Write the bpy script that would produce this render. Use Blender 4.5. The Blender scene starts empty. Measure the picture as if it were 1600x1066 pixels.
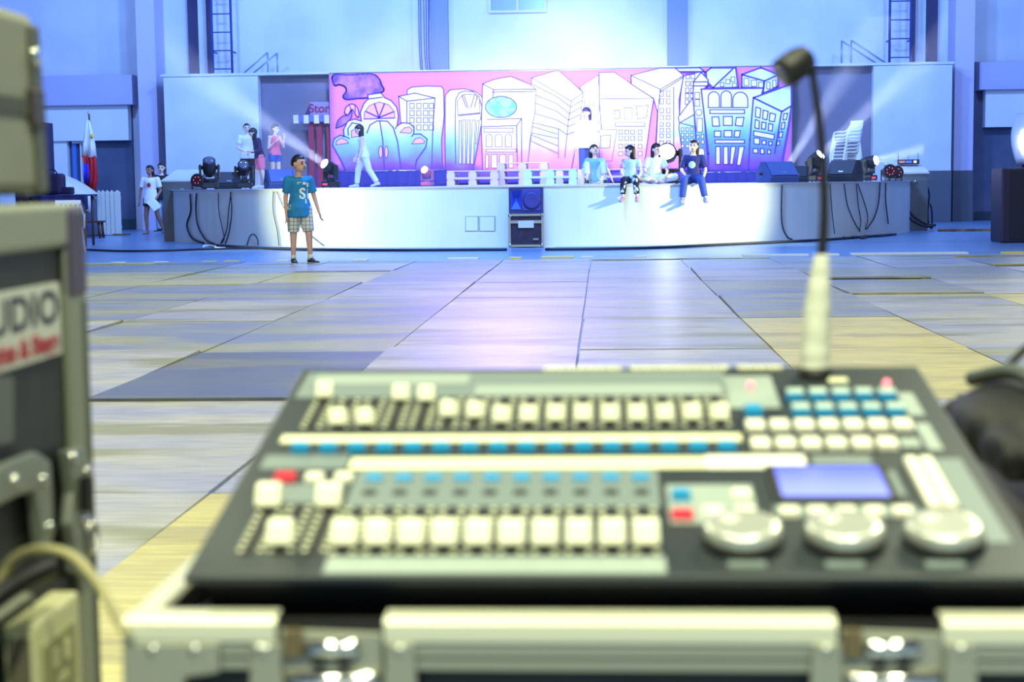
import bpy, bmesh, math, random
from mathutils import Vector as V, Matrix, noise
from mathutils.bvhtree import BVHTree
PI = math.pi
random.seed(7)
SC = bpy.context.scene
COL = SC.collection
R_ = math.radians

# ------------------------------------------------------------------ camera
FPX, EYE = 2500.0, 1.08
PITCH, ROLL, YAW = math.atan(246 / 2500.0), R_(0.7), R_(3.25)
_h = V((-math.sin(YAW), math.cos(YAW), 0)); _x = V((math.cos(YAW), math.sin(YAW), 0)); _z = V((0, 0, 1))
FW = _h * math.cos(PITCH) - _z * math.sin(PITCH)
_u = _h * math.sin(PITCH) + _z * math.cos(PITCH)
RT = _x * math.cos(ROLL) - _u * math.sin(ROLL)
UP = _x * math.sin(ROLL) + _u * math.cos(ROLL)
CAMP = V((0, 0, EYE))

def ray(px, py):
    return FW + RT * ((px - 800) / FPX) + UP * ((533 - py) / FPX)
def at(px, py, Y):
    d = ray(px, py); return CAMP + d * (Y / d.y)
def atx(px, py, X):
    d = ray(px, py); return CAMP + d * (X / d.x)
def atz(px, py, z=0.0):
    d = ray(px, py); return CAMP + d * ((z - EYE) / d.z)

cam = bpy.data.objects.new('camera', bpy.data.cameras.new('camera'))
COL.objects.link(cam)
cam.matrix_world = Matrix.Translation(CAMP) @ Matrix((RT, UP, -FW)).transposed().to_4x4()
cam.data.sensor_width = 36.0
cam.data.lens = 36.0 * FPX / 1600.0
cam.data.clip_end = 300
cam.data.dof.use_dof = True
cam.data.dof.focus_distance = 25.0
cam.data.dof.aperture_fstop = cam.data.lens / 10.0
SC.camera = cam

# ------------------------------------------------------------------ world, lamps, exposure
SC.view_settings.view_transform = 'Standard'
SC.view_settings.look = 'None'
SC.view_settings.exposure = 0.0
SC.view_settings.gamma = 1.0
SC.view_settings.use_curve_mapping = False
w = bpy.data.worlds.new('hall_air'); SC.world = w; w.use_nodes = True
w.node_tree.nodes['Background'].inputs[0].default_value = (0.50, 0.62, 1.0, 1)
w.node_tree.nodes['Background'].inputs[1].default_value = 0.16

def area(name, loc, target, size, power, color, shape='DISK', sy=None, spread=None):
    l = bpy.data.lights.new(name, 'AREA'); l.energy = power; l.color = color; l.size = size; l.shape = shape
    if sy: l.shape = 'RECTANGLE'; l.size_y = sy
    if spread: l.spread = spread
    o = bpy.data.objects.new(name, l); COL.objects.link(o); o.location = loc
    o.rotation_euler = (V(target) - V(loc)).to_track_quat('-Z', 'Y').to_euler(); return o
def spot(name, loc, target, power, color, angle, blend=0.3, r=0.1):
    l = bpy.data.lights.new(name, 'SPOT'); l.energy = power; l.color = color; l.spot_size = R_(angle); l.spot_blend = blend; l.shadow_soft_size = r
    o = bpy.data.objects.new(name, l); COL.objects.link(o); o.location = loc
    o.rotation_euler = (V(target) - V(loc)).to_track_quat('-Z', 'Y').to_euler(); return o

HALL = (0.96, 1.0, 0.66)
# hall high-bay lamps over desk and plywood; first pair added as front fill
for x, y, p in ((-1.5, -3.2, 620), (1.5, -3.0, 620), (-1.6, 1.6, 190), (1.4, 2.0, 190), (-4.5, 8, 400), (4, 8, 440), (-5.5, 14.5, 440), (5, 14.5, 380)):
    area('high_bay_and_fill_light', (x, y, 7.0), (x, y + 0.4, 0), 0.8, p, HALL)
BLUE = (0.21, 0.41, 1.0)
# blue wall washers hung above the stage front, either side and centre
for x, p in ((-10, 760), (-4.5, 1000), (1.5, 900), (7.5, 680)):
    area('stage_wash_light', (x, 31.5, 8.5), (x, 42, 4.0), 1.0, p, BLUE)
area('stage_front_wash', (-1.4, 22.5, 8.0), (-1.4, 29, 0.3), 2.0, 2000, (0.12, 0.36, 1.0))
# white lamps on the two towers beside the stage
spot('tower_light_right', (6.9, 25.6, 1.75), (1.5, 27.9, 0.55), 3000, (0.96, 1.0, 0.50), 36, 1.0, 0.12)
spot('tower_light_left', (-11.2, 24.8, 1.9), (-4.4, 28.2, 0.6), 3300, (0.94, 1.0, 0.54), 30, 0.9, 0.12)
# wash on the mural
spot('mural_light_centre', (-1.0, 31.0, 5.2), (-0.7, 39.6, 2.8), 4600, (0.95, 0.93, 1.0), 44, 1.0, 0.3)
spot('mural_light_left', (-4.6, 32.0, 6.0), (-4.8, 39.6, 2.6), 1700, (0.92, 0.74, 1.0), 44, 0.8, 0.3)
spot('mural_light_right', (2.4, 32.0, 6.0), (2.8, 39.6, 2.6), 1300, (0.72, 0.66, 1.0), 44, 0.8, 0.3)
spot('floor_pink_light', (-1.8, 30.0, 7.5), (-1.0, 18.0, 0), 2700, (0.48, 0.28, 1.0), 42, 1.0, 0.8)
spot('stage_pink_fill', (-1.4, 23.0, 4.2), (-1.2, 36.5, 1.5), 1900, (1.0, 0.78, 0.96), 40, 0.6, 0.3)  # added front fill to brighten the pallets and people on stage

# ------------------------------------------------------------------ materials
def lin(c):
    return tuple(((v / 255) / 12.92 if v / 255 <= 0.04045 else ((v / 255 + 0.055) / 1.055) ** 2.4) for v in c)
_M = {}
def mat(name, rgb, rough=0.5, metal=0.0, rgb2=None, scale=6.0, stretch=(1, 1, 1), lo=0.4, hi=0.62, bump=0.0, emit=0.0, coord='Object', spec=None, alpha=None):
    if name in _M: return _M[name]
    m = bpy.data.materials.new(name); m.use_nodes = True; nt = m.node_tree; b = nt.nodes['Principled BSDF']
    c = (*lin(rgb), 1)
    b.inputs['Base Color'].default_value = c
    b.inputs['Roughness'].default_value = rough; b.inputs['Metallic'].default_value = metal
    if spec is not None: b.inputs['Specular IOR Level'].default_value = spec
    if rgb2 or bump:
        tc = nt.nodes.new('ShaderNodeTexCoord'); mp = nt.nodes.new('ShaderNodeMapping'); nz = nt.nodes.new('ShaderNodeTexNoise')
        mp.inputs['Scale'].default_value = stretch; nz.inputs['Scale'].default_value = scale; nz.inputs['Detail'].default_value = 6
        nt.links.new(tc.outputs[coord], mp.inputs[0]); nt.links.new(mp.outputs[0], nz.inputs['Vector'])
    if rgb2:
        cr = nt.nodes.new('ShaderNodeValToRGB')
        cr.color_ramp.elements[0].position = lo; cr.color_ramp.elements[1].position = hi
        cr.color_ramp.elements[0].color = c; cr.color_ramp.elements[1].color = (*lin(rgb2), 1)
        nt.links.new(nz.outputs['Fac'], cr.inputs[0]); nt.links.new(cr.outputs[0], b.inputs['Base Color'])
    if bump:
        bp = nt.nodes.new('ShaderNodeBump'); bp.inputs['Strength'].default_value = bump; bp.inputs['Distance'].default_value = 0.01
        nt.links.new(nz.outputs['Fac'], bp.inputs['Height']); nt.links.new(bp.outputs[0], b.inputs['Normal'])
    if emit:
        b.inputs['Emission Color'].default_value = c; b.inputs['Emission Strength'].default_value = emit
    _M[name] = m; return m

# ------------------------------------------------------------------ mesh helpers
class MB:
    def __init__(s): s.v = []; s.f = []; s.sm = []
    def add(s, vs, fs, smooth=False):
        k = len(s.v); s.v += [tuple(p) for p in vs]; s.f += [tuple(i + k for i in f) for f in fs]; s.sm += [smooth] * len(fs); return s
    def box(s, c, d, rot=None):
        hx, hy, hz = d[0] / 2, d[1] / 2, d[2] / 2
        P = [V((x, y, z)) for x in (-hx, hx) for y in (-hy, hy) for z in (-hz, hz)]
        if rot is not None: P = [rot @ p for p in P]
        return s.add([p + V(c) for p in P], [(0, 1, 3, 2), (4, 6, 7, 5), (0, 4, 5, 1), (2, 3, 7, 6), (0, 2, 6, 4), (1, 5, 7, 3)])
    def bb(s, x0, x1, y0, y1, z0, z1):
        return s.box(((x0 + x1) / 2, (y0 + y1) / 2, (z0 + z1) / 2), (abs(x1 - x0), abs(y1 - y0), abs(z1 - z0)))
    def loft(s, rings, cap=True, smooth=True):
        n = len(rings[0]); vs = [p for r in rings for p in r]; fs = []
        for i in range(len(rings) - 1):
            for j in range(n):
                k = (j + 1) % n; fs.append((i * n + j, i * n + k, (i + 1) * n + k, (i + 1) * n + j))
        s.add(vs, fs, smooth)
        if cap:
            k = len(s.v) - len(vs)
            s.f += [tuple(k + j for j in reversed(range(n))), tuple(k + (len(rings) - 1) * n + j for j in range(n))]; s.sm += [False, False]
        return s
    def cyl(s, a, b, r0, r1=None, n=16, smooth=True):
        a, b = V(a), V(b); r1 = r0 if r1 is None else r1; d = (b - a).normalized()
        q = d.to_track_quat('Z', 'Y'); X, Y = q @ V((1, 0, 0)), q @ V((0, 1, 0))
        ring = lambda c, r: [c + X * (r * math.cos(2 * PI * i / n)) + Y * (r * math.sin(2 * PI * i / n)) for i in range(n)]
        return s.loft([ring(a, r0), ring(b, r1)], True, smooth)
    def tube(s, pts, r, n=8, r1=None):
        pts = [V(p) for p in pts]; rings = []; ref = None
        for i, p in enumerate(pts):
            t = (pts[min(i + 1, len(pts) - 1)] - pts[max(i - 1, 0)]).normalized()
            if ref is None:
                ref = t.orthogonal().normalized()
            ref = (ref - t * ref.dot(t)).normalized(); b = t.cross(ref)
            rr = r if r1 is None else r + (r1 - r) * i / (len(pts) - 1)
            rings.append([p + ref * (rr * math.cos(2 * PI * j / n)) + b * (rr * math.sin(2 * PI * j / n)) for j in range(n)])
        return s.loft(rings)
    def lathe(s, prof, c=(0, 0, 0), n=24, M=None, smooth=True):
        rings = []
        for r, z in prof:
            ring = [V((r * math.cos(2 * PI * i / n), r * math.sin(2 * PI * i / n), z)) for i in range(n)]
            rings.append([((M @ p) if M is not None else p) + V(c) for p in ring])
        return s.loft(rings, True, smooth)
    def ell(s, c, rx, ry, rz, M=None, nu=14, nv=8, fn=None):
        c = V(c); rings = []
        for i in range(nv + 1):
            th = PI * (0.02 + 0.96 * i / nv); ring = []
            for j in range(nu):
                ph = 2 * PI * j / nu; d = V((math.sin(th) * math.cos(ph), math.sin(th) * math.sin(ph), -math.cos(th)))
                k = fn(d) if fn else 1
                p = V((d.x * rx, d.y * ry, d.z * rz)) * k
                ring.append(((M @ p) if M is not None else p) + c)
            rings.append(ring)
        return s.loft(rings)
    def caps(s, a, b, r0, r1, n=10):
        a, b = V(a), V(b); d = (b - a).normalized(); q = d.to_track_quat('Z', 'Y'); X, Y = q @ V((1, 0, 0)), q @ V((0, 1, 0)); rings = []
        for r, p, angs in ((r0, a, (-80, -50, -20)), (r1, b, (20, 50, 80))):
            for g in angs:
                cc = p + d * (r * math.sin(R_(g))); rr = r * math.cos(R_(g))
                rings.append([cc + X * (rr * math.cos(2 * PI * i / n)) + Y * (rr * math.sin(2 * PI * i / n)) for i in range(n)])
        return s.loft(rings)
    def prism(s, poly, O, A, B, dep):
        """polygon (a,b) in the plane O + a*A + b*B, given thickness along dep (a vector)"""
        O, A, B, dep = V(O), V(A), V(B), V(dep); n = len(poly)
        base = [O + A * a + B * b for a, b in poly]
        vs = base + [p + dep for p in base]
        fs = [tuple(range(n)), tuple(reversed(range(n, 2 * n)))] + [(i, i + n, (i + 1) % n + n, (i + 1) % n) for i in range(n)]
        return s.add(vs, fs)
    def mesh(s, name):
        me = bpy.data.meshes.new(name); me.from_pydata(s.v, [], s.f); me.polygons.foreach_set('use_smooth', s.sm)
        bm = bmesh.new(); bm.from_mesh(me); bmesh.ops.recalc_face_normals(bm, faces=bm.faces); bm.to_mesh(me); bm.free(); me.update(); return me
    def build(s, name, m, parent=None, bevel=0.0, loc=None, rot=None, seg=2):
        return link(name, s.mesh(name), m, parent, bevel, loc, rot, seg)

def link(name, me, m, parent=None, bevel=0.0, loc=None, rot=None, seg=2):
    o = bpy.data.objects.new(name, me); COL.objects.link(o)
    if m and not me.materials: me.materials.append(m)
    if parent: o.parent = parent
    if loc is not None: o.location = loc
    if rot is not None: o.rotation_euler = rot
    if bevel:
        md = o.modifiers.new('bevel', 'BEVEL'); md.width = bevel; md.segments = seg; md.limit_method = 'ANGLE'; md.angle_limit = R_(40)
    return o
def thing(name, label, cat, loc=(0, 0, 0), rot=(0, 0, 0), group=None):
    o = bpy.data.objects.new(name, None); COL.objects.link(o); o.empty_display_size = 0.1
    o.location = loc; o.rotation_euler = rot; return tag(o, label, cat, group)
def tag(o, label, cat=None, group=None, kind=None):
    if label: o['label'] = label
    if cat: o['category'] = cat
    if group: o['group'] = group
    if kind: o['kind'] = kind
    return o
def st(o): o['kind'] = 'structure'; return o
def stuff(o): o['kind'] = 'stuff'; return o
def dup(root, loc, rot=None, label=None, group=None):
    def cp(o, par):
        c = o.copy(); COL.objects.link(c)
        if par: c.parent = par
        for ch in o.children: cp(ch, c)
        return c
    r = cp(root, None); r.location = loc
    if rot is not None: r.rotation_euler = rot
    if label: r['label'] = label
    if group: r['group'] = group
    return r
def evalmesh(o):
    dg = bpy.context.evaluated_depsgraph_get(); dg.update()
    return bpy.data.meshes.new_from_object(o.evaluated_get(dg))
def remesh(mb, name, m, parent, vox, smooth=2, post=None):
    me = mb.mesh('tmp'); o = bpy.data.objects.new('tmp', me); COL.objects.link(o)
    md = o.modifiers.new('r', 'REMESH'); md.mode = 'VOXEL'; md.voxel_size = vox; md.use_smooth_shade = True
    if smooth:
        sm = o.modifiers.new('s', 'SMOOTH'); sm.factor = 0.5; sm.iterations = smooth
    me2 = evalmesh(o); bpy.data.objects.remove(o); me2.name = name; me2.materials.clear()
    return link(name, me2, m, parent)
def text_mesh(txt, size, depth=0.002, bold=0.0, spacing=1.0):
    cu = bpy.data.curves.new('t', 'FONT'); cu.body = txt; cu.size = size; cu.extrude = depth; cu.offset = bold; cu.align_x = 'CENTER'; cu.align_y = 'CENTER'; cu.space_character = spacing
    o = bpy.data.objects.new('t', cu); COL.objects.link(o); me = evalmesh(o); bpy.data.objects.remove(o); return me
def smoothpts(pts, k=6):
    P = [V(p) for p in pts]; out = []
    for i in range(len(P) - 1):
        a, b, c, d = P[max(i - 1, 0)], P[i], P[i + 1], P[min(i + 2, len(P) - 1)]
        for j in range(k):
            t = j / k; out.append(0.5 * ((2 * b) + (c - a) * t + (2 * a - 5 * b + 4 * c - d) * t * t + (3 * b - a - 3 * c + d) * t ** 3))
    return out + [P[-1]]
# ------------------------------------------------------------------ setting: walls, floor, stage
m_wall = mat('wall_paint_pale', (196, 202, 214), 0.75, rgb2=(210, 214, 224), scale=0.8)
m_wallw = mat('wall_paint_white', (222, 224, 228), 0.7)
m_gray = mat('wall_paint_grey', (112, 108, 128), 0.8, rgb2=(128, 122, 140), scale=0.7)
m_dark = mat('wall_paint_slate', (74, 84, 112), 0.75, rgb2=(88, 96, 122), scale=0.9)
m_navy = mat('recess_navy', (38, 36, 82), 0.7)
m_base = mat('baseboard_teal', (38, 60, 74), 0.7)
m_beam = mat('beam_lilac', (180, 180, 212), 0.7)
m_conc = mat('floor_paint_blue', (120, 150, 190), 0.3, rgb2=(98, 132, 178), scale=0.6, stretch=(0.3, 1, 1), lo=0.3, hi=0.7)
m_blk = mat('matt_black', (18, 18, 22), 0.6)
m_alu = mat('aluminium', (176, 178, 172), 0.34, 0.75)
m_chrome = mat('chrome', (214, 214, 208), 0.14, 1.0)
m_rub = mat('cable_black', (14, 14, 20), 0.5)

fl = st(MB().bb(-18, 15, -4, 42, -0.2, 0).build('floor', m_conc))
st(MB().bb(-18, 15, 41.6, 42, 0, 11).build('wall_back', m_wall))
st(MB().bb(-18.3, -18, -4, 42, 0, 11).build('wall_left', m_wall))
st(MB().bb(15, 15.3, -4, 42, 0, 11).build('wall_right', m_wall))
HT = 3.85
wl = st(MB().bb(-10.94, -8.55, 40.0, 41.6, 0, HT).build('wall_left_wing', m_wall))
wr = st(MB().bb(6.66, 8.56, 40.0, 41.6, 0, HT).build('wall_right_wing', m_wall))
st(MB().bb(-8.55, 6.66, 40.3, 41.6, 0, HT).build('wall_center', m_gray))
st(MB().bb(-11.0, 8.6, 39.96, 41.6, HT, HT + 0.06).build('trim_1', m_wall))
st(MB().bb(7.3, 8.57, 39.97, 40.0, 0, 1.27).build('trim_2', mat('wainscot_grey', (84, 88, 100), 0.8)))
# square columns
def span(x0, x1, y0, y1, Y):
    a, b = at(x0, y0, Y), at(x1, y1, Y); return a.x, b.x, b.z, a.z
x0, x1, _, _ = span(213, 242, 60, 60, 40.7)
st(MB().bb(x0, x1, 40.7, 41.6, 0, 11).build('column', mat('column_lilac', (196, 190, 222), 0.7)))
x0, x1, _, _ = span(1493, 1523, 60, 60, 40.7)
c2 = st(MB().bb(x0, x1, 40.7, 41.6, 0, 11).build('column', _M['column_lilac']))
MB().bb(x0 - 0.01, x1 + 0.01, 40.69, 41.0, 0, 1.27).build('wainscot', _M['wainscot_grey'], c2)
for a, b in ((672, 700), (1043, 1074)):
    x0, x1, _, _ = span(a, b, 60, 60, 41.4)
    st(MB().bb(x0, x1, 41.4, 41.6, HT, 11).build('pilaster', mat('pilaster_blue', (128, 140, 186), 0.7)))
for k, (a, b, mm) in enumerate(((294, 308, m_navy), (323, 331, m_navy), (1425, 1430, m_navy), (1448, 1465, m_navy))):
    x0, x1, _, _ = span(a, b, 60, 60, 41.45)
    st(MB().bb(x0, x1, 41.45, 41.6, HT, 11).build('trim_%d' % (3 + k), mm))
x0, x1, z0, z1 = span(766, 850, -60, 15, 41.5)
win = st(MB().bb(x0, x1, 41.55, 41.6, z0, z1).build('window_1', mat('window_glass_blue', (130, 150, 214), 0.2)))
wf = MB()
for a, b, c, d in ((x0 - 0.06, x0, z0, z1), (x1, x1 + 0.06, z0, z1), (x0 - 0.06, x1 + 0.06, z0 - 0.06, z0), ((x0 + x1) / 2 - 0.03, (x0 + x1) / 2 + 0.03, z0, z1)):
    wf.bb(a, b, 41.5, 41.6, c, d)
wf.build('window_frame', m_wall, win)
# lower side walls beside the stage house
def slab(name, px0, px1, py0, py1, Y, d, m, parent=None, xa=None, xb=None):
    x0, x1, z0, z1 = span(px0, px1, py0, py1, Y)
    return MB().bb(x0 if xa is None else xa, x1 if xb is None else xb, Y, Y + d, max(z0, 0), z1).build(name, m, parent)
st(slab('wall_left_lower', 60, 214, 119, 420, 41.5, 0.1, m_dark, xa=-18))
st(slab('trim_7', 60, 207, 119, 163, 41.0, 0.5, m_beam, xa=-18))
st(slab('trim_8', 60, 201, 163, 219, 41.2, 0.3, m_wallw, xa=-18))
st(slab('wall_left_panel', 60, 112, 219, 420, 41.3, 0.2, m_wallw, xa=-18))
d1 = st(slab('door_1', 112, 126, 224, 420, 41.4, 0.1, mat('door_blue', (70, 120, 200), 0.5)))
slab('door_frame', 126, 132, 222, 420, 41.36, 0.14, m_wallw, d1); slab('door_frame', 112, 132, 219, 224, 41.36, 0.14, m_wallw, d1)
st(slab('baseboard_left', 132, 214, 343, 420, 41.46, 0.05, m_base))
st(slab('wall_right_lower', 1523, 1600, 97, 420, 41.5, 0.1, m_dark, xb=15))
st(slab('trim_9', 1531, 1600, 97, 139, 41.0, 0.5, m_beam, xb=15))
st(slab('trim_10', 1540, 1600, 139, 198, 41.2, 0.3, m_wallw, xb=15))
st(slab('baseboard_right', 1523, 1600, 331, 420, 41.46, 0.05, m_base, xb=15))

# plywood sheets laid over the hall floor, one object each
def plywood(name, a, b, c):
    m = bpy.data.materials.new(name); m.use_nodes = True; nt = m.node_tree; bs = nt.nodes['Principled BSDF']; L = nt.links.new
    bs.inputs['Roughness'].default_value = 0.37; bs.inputs['Specular IOR Level'].default_value = 0.5
    tc = nt.nodes.new('ShaderNodeTexCoord'); geo = nt.nodes.new('ShaderNodeNewGeometry')
    def nz(sc, st_, det=5):
        mp = nt.nodes.new('ShaderNodeMapping'); mp.inputs['Scale'].default_value = st_
        n = nt.nodes.new('ShaderNodeTexNoise'); n.inputs['Scale'].default_value = sc; n.inputs['Detail'].default_value = det
        L(geo.outputs['Position'], mp.inputs[0]); L(mp.outputs[0], n.inputs['Vector']); return n
    def ramp(n, lo, hi):
        r = nt.nodes.new('ShaderNodeValToRGB'); r.color_ramp.elements[0].position = lo; r.color_ramp.elements[1].position = hi; L(n.outputs['Fac'], r.inputs[0]); return r
    def mix(f, x, y):
        q = nt.nodes.new('ShaderNodeMix'); q.data_type = 'RGBA'; L(f, q.inputs[0])
        for i, k in ((6, x), (7, y)):
            if isinstance(k, tuple): q.inputs[i].default_value = (*lin(k), 1)
            else: L(k, q.inputs[i])
        return q.outputs[2]
    base = mix(ramp(nz(1.1, (0.45, 1.5, 1), 7), 0.40, 0.60).outputs[0], a, b)
    worn = mix(ramp(nz(1.5, (0.35, 1.3, 1), 9), 0.53, 0.62).outputs[0], base, c)
    grain = nz(14, (0.35, 3.2, 1), 4)
    g2 = mix(ramp(grain, 0.30, 0.75).outputs[0], (158, 158, 162), (240, 240, 240))
    mu = nt.nodes.new('ShaderNodeMix'); mu.data_type = 'RGBA'; mu.blend_type = 'MULTIPLY'; mu.inputs[0].default_value = 0.75
    L(worn, mu.inputs[6]); L(g2, mu.inputs[7]); L(mu.outputs[2], bs.inputs['Base Color'])
    bp = nt.nodes.new('ShaderNodeBump'); bp.inputs['Strength'].default_value = 0.25; bp.inputs['Distance'].default_value = 0.004
    L(grain.outputs['Fac'], bp.inputs['Height']); L(bp.outputs[0], bs.inputs['Normal']); return m
PLY = [plywood('plywood_worn_grey', (174, 174, 146), (142, 148, 180), (178, 174, 118)),
       plywood('plywood_pale', (198, 195, 182), (176, 176, 200), (160, 158, 112)),
       plywood('plywood_cream', (226, 212, 118), (218, 206, 130), (196, 184, 112)),
       plywood('plywood_dark', (112, 116, 122), (104, 110, 140), (132, 130, 104))]
sheet = MB().bb(-0.604, 0.604, -1.172, 1.172, 0, 0.018).mesh('plywood_sheet')
x_first, y_first, PW, PL = -0.15, 0.72, 1.22, 2.36
seen_cream = {(-6, 7), (-5, 7), (-4, 7), (1, 4), (5, 8), (-1, 0), (-1, 1), (1, 3), (3, 2)}
rr = random.Random(11)
for i in range(-7, 7):
    for j in range(0, 10):
        h = PL if j < 9 else 0.42
        cx, cy = x_first - PW / 2 + PW * (i + 1), y_first + PL * j + h / 2
        t = rr.random()
        k = 0 if t < 0.56 else 1 if t < 0.94 else 2
        if cy < 8 and k == 3: k = 0
        if (i, j) in ((-2, 3),): k = 3
        if i in (-1, 0): k = 1
        if (i, j) in seen_cream: k = 2
        o = bpy.data.objects.new('plywood_sheet', sheet); COL.objects.link(o); o.parent = fl
        if not sheet.materials: sheet.materials.append(PLY[0])
        o.material_slots[0].link = 'OBJECT'; o.material_slots[0].material = PLY[k]
        o.location = (cx + rr.uniform(-.004, .004), cy + rr.uniform(-.006, .006), 0.001); o.rotation_euler = (rr.uniform(-.0035, .0035), rr.uniform(-.002, .002), rr.uniform(-.003, .003))
        o.scale = (1, h / PL, 1)
        if rr.random() < 0.35: o.rotation_euler.x = rr.choice((-1, 1)) * rr.uniform(.006, .012); o.location.z = abs(o.rotation_euler.x) * 1.17
# paler and yellow tape dashes on the edge of the plywood
m_tw = mat('floor_tape_white', (226, 222, 206), 0.6); m_ty = mat('floor_tape_yellow', (224, 204, 92), 0.6)
for a, b, py, mm in ((174, 193, 410, m_tw), (241, 260, 409.5, m_tw), (317, 338, 408.6, m_ty), (352, 373, 408, m_ty), (432, 451, 407, m_tw), (551, 574, 406, m_tw), (700, 747, 403.5, m_tw),
                     (796, 815, 402.5, m_ty), (846, 896, 401.6, m_ty), (908, 927, 401, m_tw), (992, 1010, 400.5, m_tw), (1160, 1266, 398.3, m_tw), (1291, 1311, 397, m_tw), (1330, 1520, 396, m_tw), (1566, 1600, 394.5, m_ty)):
    p, q = atz(a, py, 0.02), atz(b, py, 0.02)
    MB().bb(p.x, q.x, p.y - 0.10, p.y + 0.10, 0.0, 0.024).build('tape_strip', mm, fl)

# ------------------------------------------------------------------ the rounded stage
SX, SY, SR, SH = -1.40, 35.30, 7.95, 1.02
poly = [(SX + SR * math.cos(a), SY - SR * math.sin(a)) for a in [PI * k / 72 for k in range(73)]]
poly = poly + [(SX - SR, 40.3), (SX + SR, 40.3)]
m_stage = mat('stage_front_paint', (206, 214, 218), 0.5, rgb2=(216, 222, 222), scale=0.8)
stage = st(MB().prism(poly, (0, 0, 0), (1, 0, 0), (0, 1, 0), (0, 0, SH)).build('stage', m_stage))
MB().prism([(SX + (x - SX) * 1.003, SY + (y - SY) * 1.003) if y < 40 else (x, y) for x, y in poly], (0, 0, SH), (1, 0, 0), (0, 1, 0), (0, 0, 0.02)).build('stage_deck', mat('stage_deck_paint', (206, 204, 214), 0.45), stage)
def onstage(px, py, dr=0.03):
    d = ray(px, py); ox, oy = -SX, -SY; r = SR + dr
    a = d.x ** 2 + d.y ** 2; b = 2 * (ox * d.x + oy * d.y); c = ox * ox + oy * oy - r * r
    D = b * b - 4 * a * c
    if D < 0: return atx(px, py, SX - r if px < 700 else SX + r)
    return CAMP + d * ((-b - math.sqrt(D)) / (2 * a))
def edge_y(x): return SY - math.sqrt(max(SR ** 2 - (x - SX) ** 2, 0))
# two flush access panels low on the stage front
for a, b in ((727, 747.5), (749, 773.5)):
    for n, poly4, dr in (('panel_gap', ((a, 338), (b, 338), (b, 361.5), (a, 361.5)), 0.004), ('access_panel', ((a + .6, 338.6), (b - .9, 338.6), (b - .9, 360.8), (a + .6, 360.8)), 0.012)):
        vs = [onstage(px, py, dr) for px, py in poly4]; vs += [v + V((0, 0.05, 0)) for v in vs]
        MB().add(vs, [(0, 1, 2, 3), (7, 6, 5, 4), (0, 4, 5, 1), (1, 5, 6, 2), (2, 6, 7, 3), (3, 7, 4, 0)]).build(n, m_stage if n == 'access_panel' else m_navy, stage)

# ladders, rails and cables above the stage house
m_lad = mat('ladder_blue_paint', (44, 52, 140), 0.5)
def ladder(label, xa, xb, ys):
    a, b = at(xa, 60, 41.0), at(xb, 60, 41.0); t = thing('wall_ladder', label, 'ladder', (a.x, 41.0, HT + 0.06))
    for x in (a.x, b.x): MB().cyl((x - a.x, 0, 0), (x - a.x, 0, 4.5), 0.032).build('rail', m_lad, t)
    z = at(xa, ys[0], 41.0).z - HT - 0.06; dz = (at(xa, ys[0], 41.0).z - at(xa, ys[-1], 41.0).z) / (len(ys) - 1)
    while z > 0.1: z -= dz
    z += dz
    while z < 4.4:
        MB().cyl((0, 0, z), (b.x - a.x, 0, z), 0.016, n=8).build('rung', m_lad, t); z += dz
    for zz in (0.6, 2.6):
        for x in (0, b.x - a.x): MB().bb(x - 0.015, x + 0.015, 0, 0.45, zz, zz + 0.04).build('bracket', m_lad, t)
    return t
ladder('blue steel wall ladder standing on the roof ledge over the left side of the mural', 331.5, 361.5, (22, 51, 79, 108))
ladder('blue steel wall ladder above the right wing wall beside a dark pipe', 1390, 1423, (2, 31, 61, 90))
m_rail = mat('handrail_steel', (150, 160, 196), 0.4, 0.5)
def handrail(label, verts, diags):
    z0 = HT + 0.06; v0 = at(*verts[0], 40.9); t = thing('stair_handrail', label, 'handrail', (v0.x, 40.9, z0))
    for px, py in verts:
        p = at(px, py, 40.9); MB().cyl((p.x - v0.x, 0, 0), (p.x - v0.x, 0, p.z - z0), 0.022, n=8).build('post', m_rail, t)
    for a, b in diags:
        p, q = at(*a, 40.9), at(*b, 40.9); MB().cyl((p.x - v0.x, 0, p.z - z0), (q.x - v0.x, 0, max(q.z - z0, 0.02)), 0.022, n=8).build('sloping_rail', m_rail, t)
handrail('thin sloping steel handrail on the roof ledge next to the left ladder', ((418, 82), (433, 83)), (((418, 82), (378, 117)), ((433, 83), (394, 116))))
handrail('thin sloping steel handrail on the roof ledge next to the right ladder', ((1315, 64), (1330, 63)), (((1315, 64), (1372, 102)), ((1330, 63), (1387, 101))))
b0 = at(664, 100, 41.2); cb = thing('cable_bundle', 'bundle of thin dark cables hanging down the upper wall by a blue pilaster', 'cables', (b0.x, 41.2, HT + 0.06))
for xt, xb in ((653, 658), (656.5, 660.5), (661, 666), (665.5, 668.5), (670.5, 672)):
    p, q = at(xt, -120, 41.2), at(xb, 112, 41.2)
    MB().tube(smoothpts([(q.x - b0.x, 0, 0), ((q.x * 2 + p.x) / 3 - b0.x - 0.03, 0, 0.9), (p.x - b0.x, 0, p.z - HT)], 5), 0.013, 6).build('cable', mat('cable_navy', (60, 62, 130), 0.6), cb)
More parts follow.
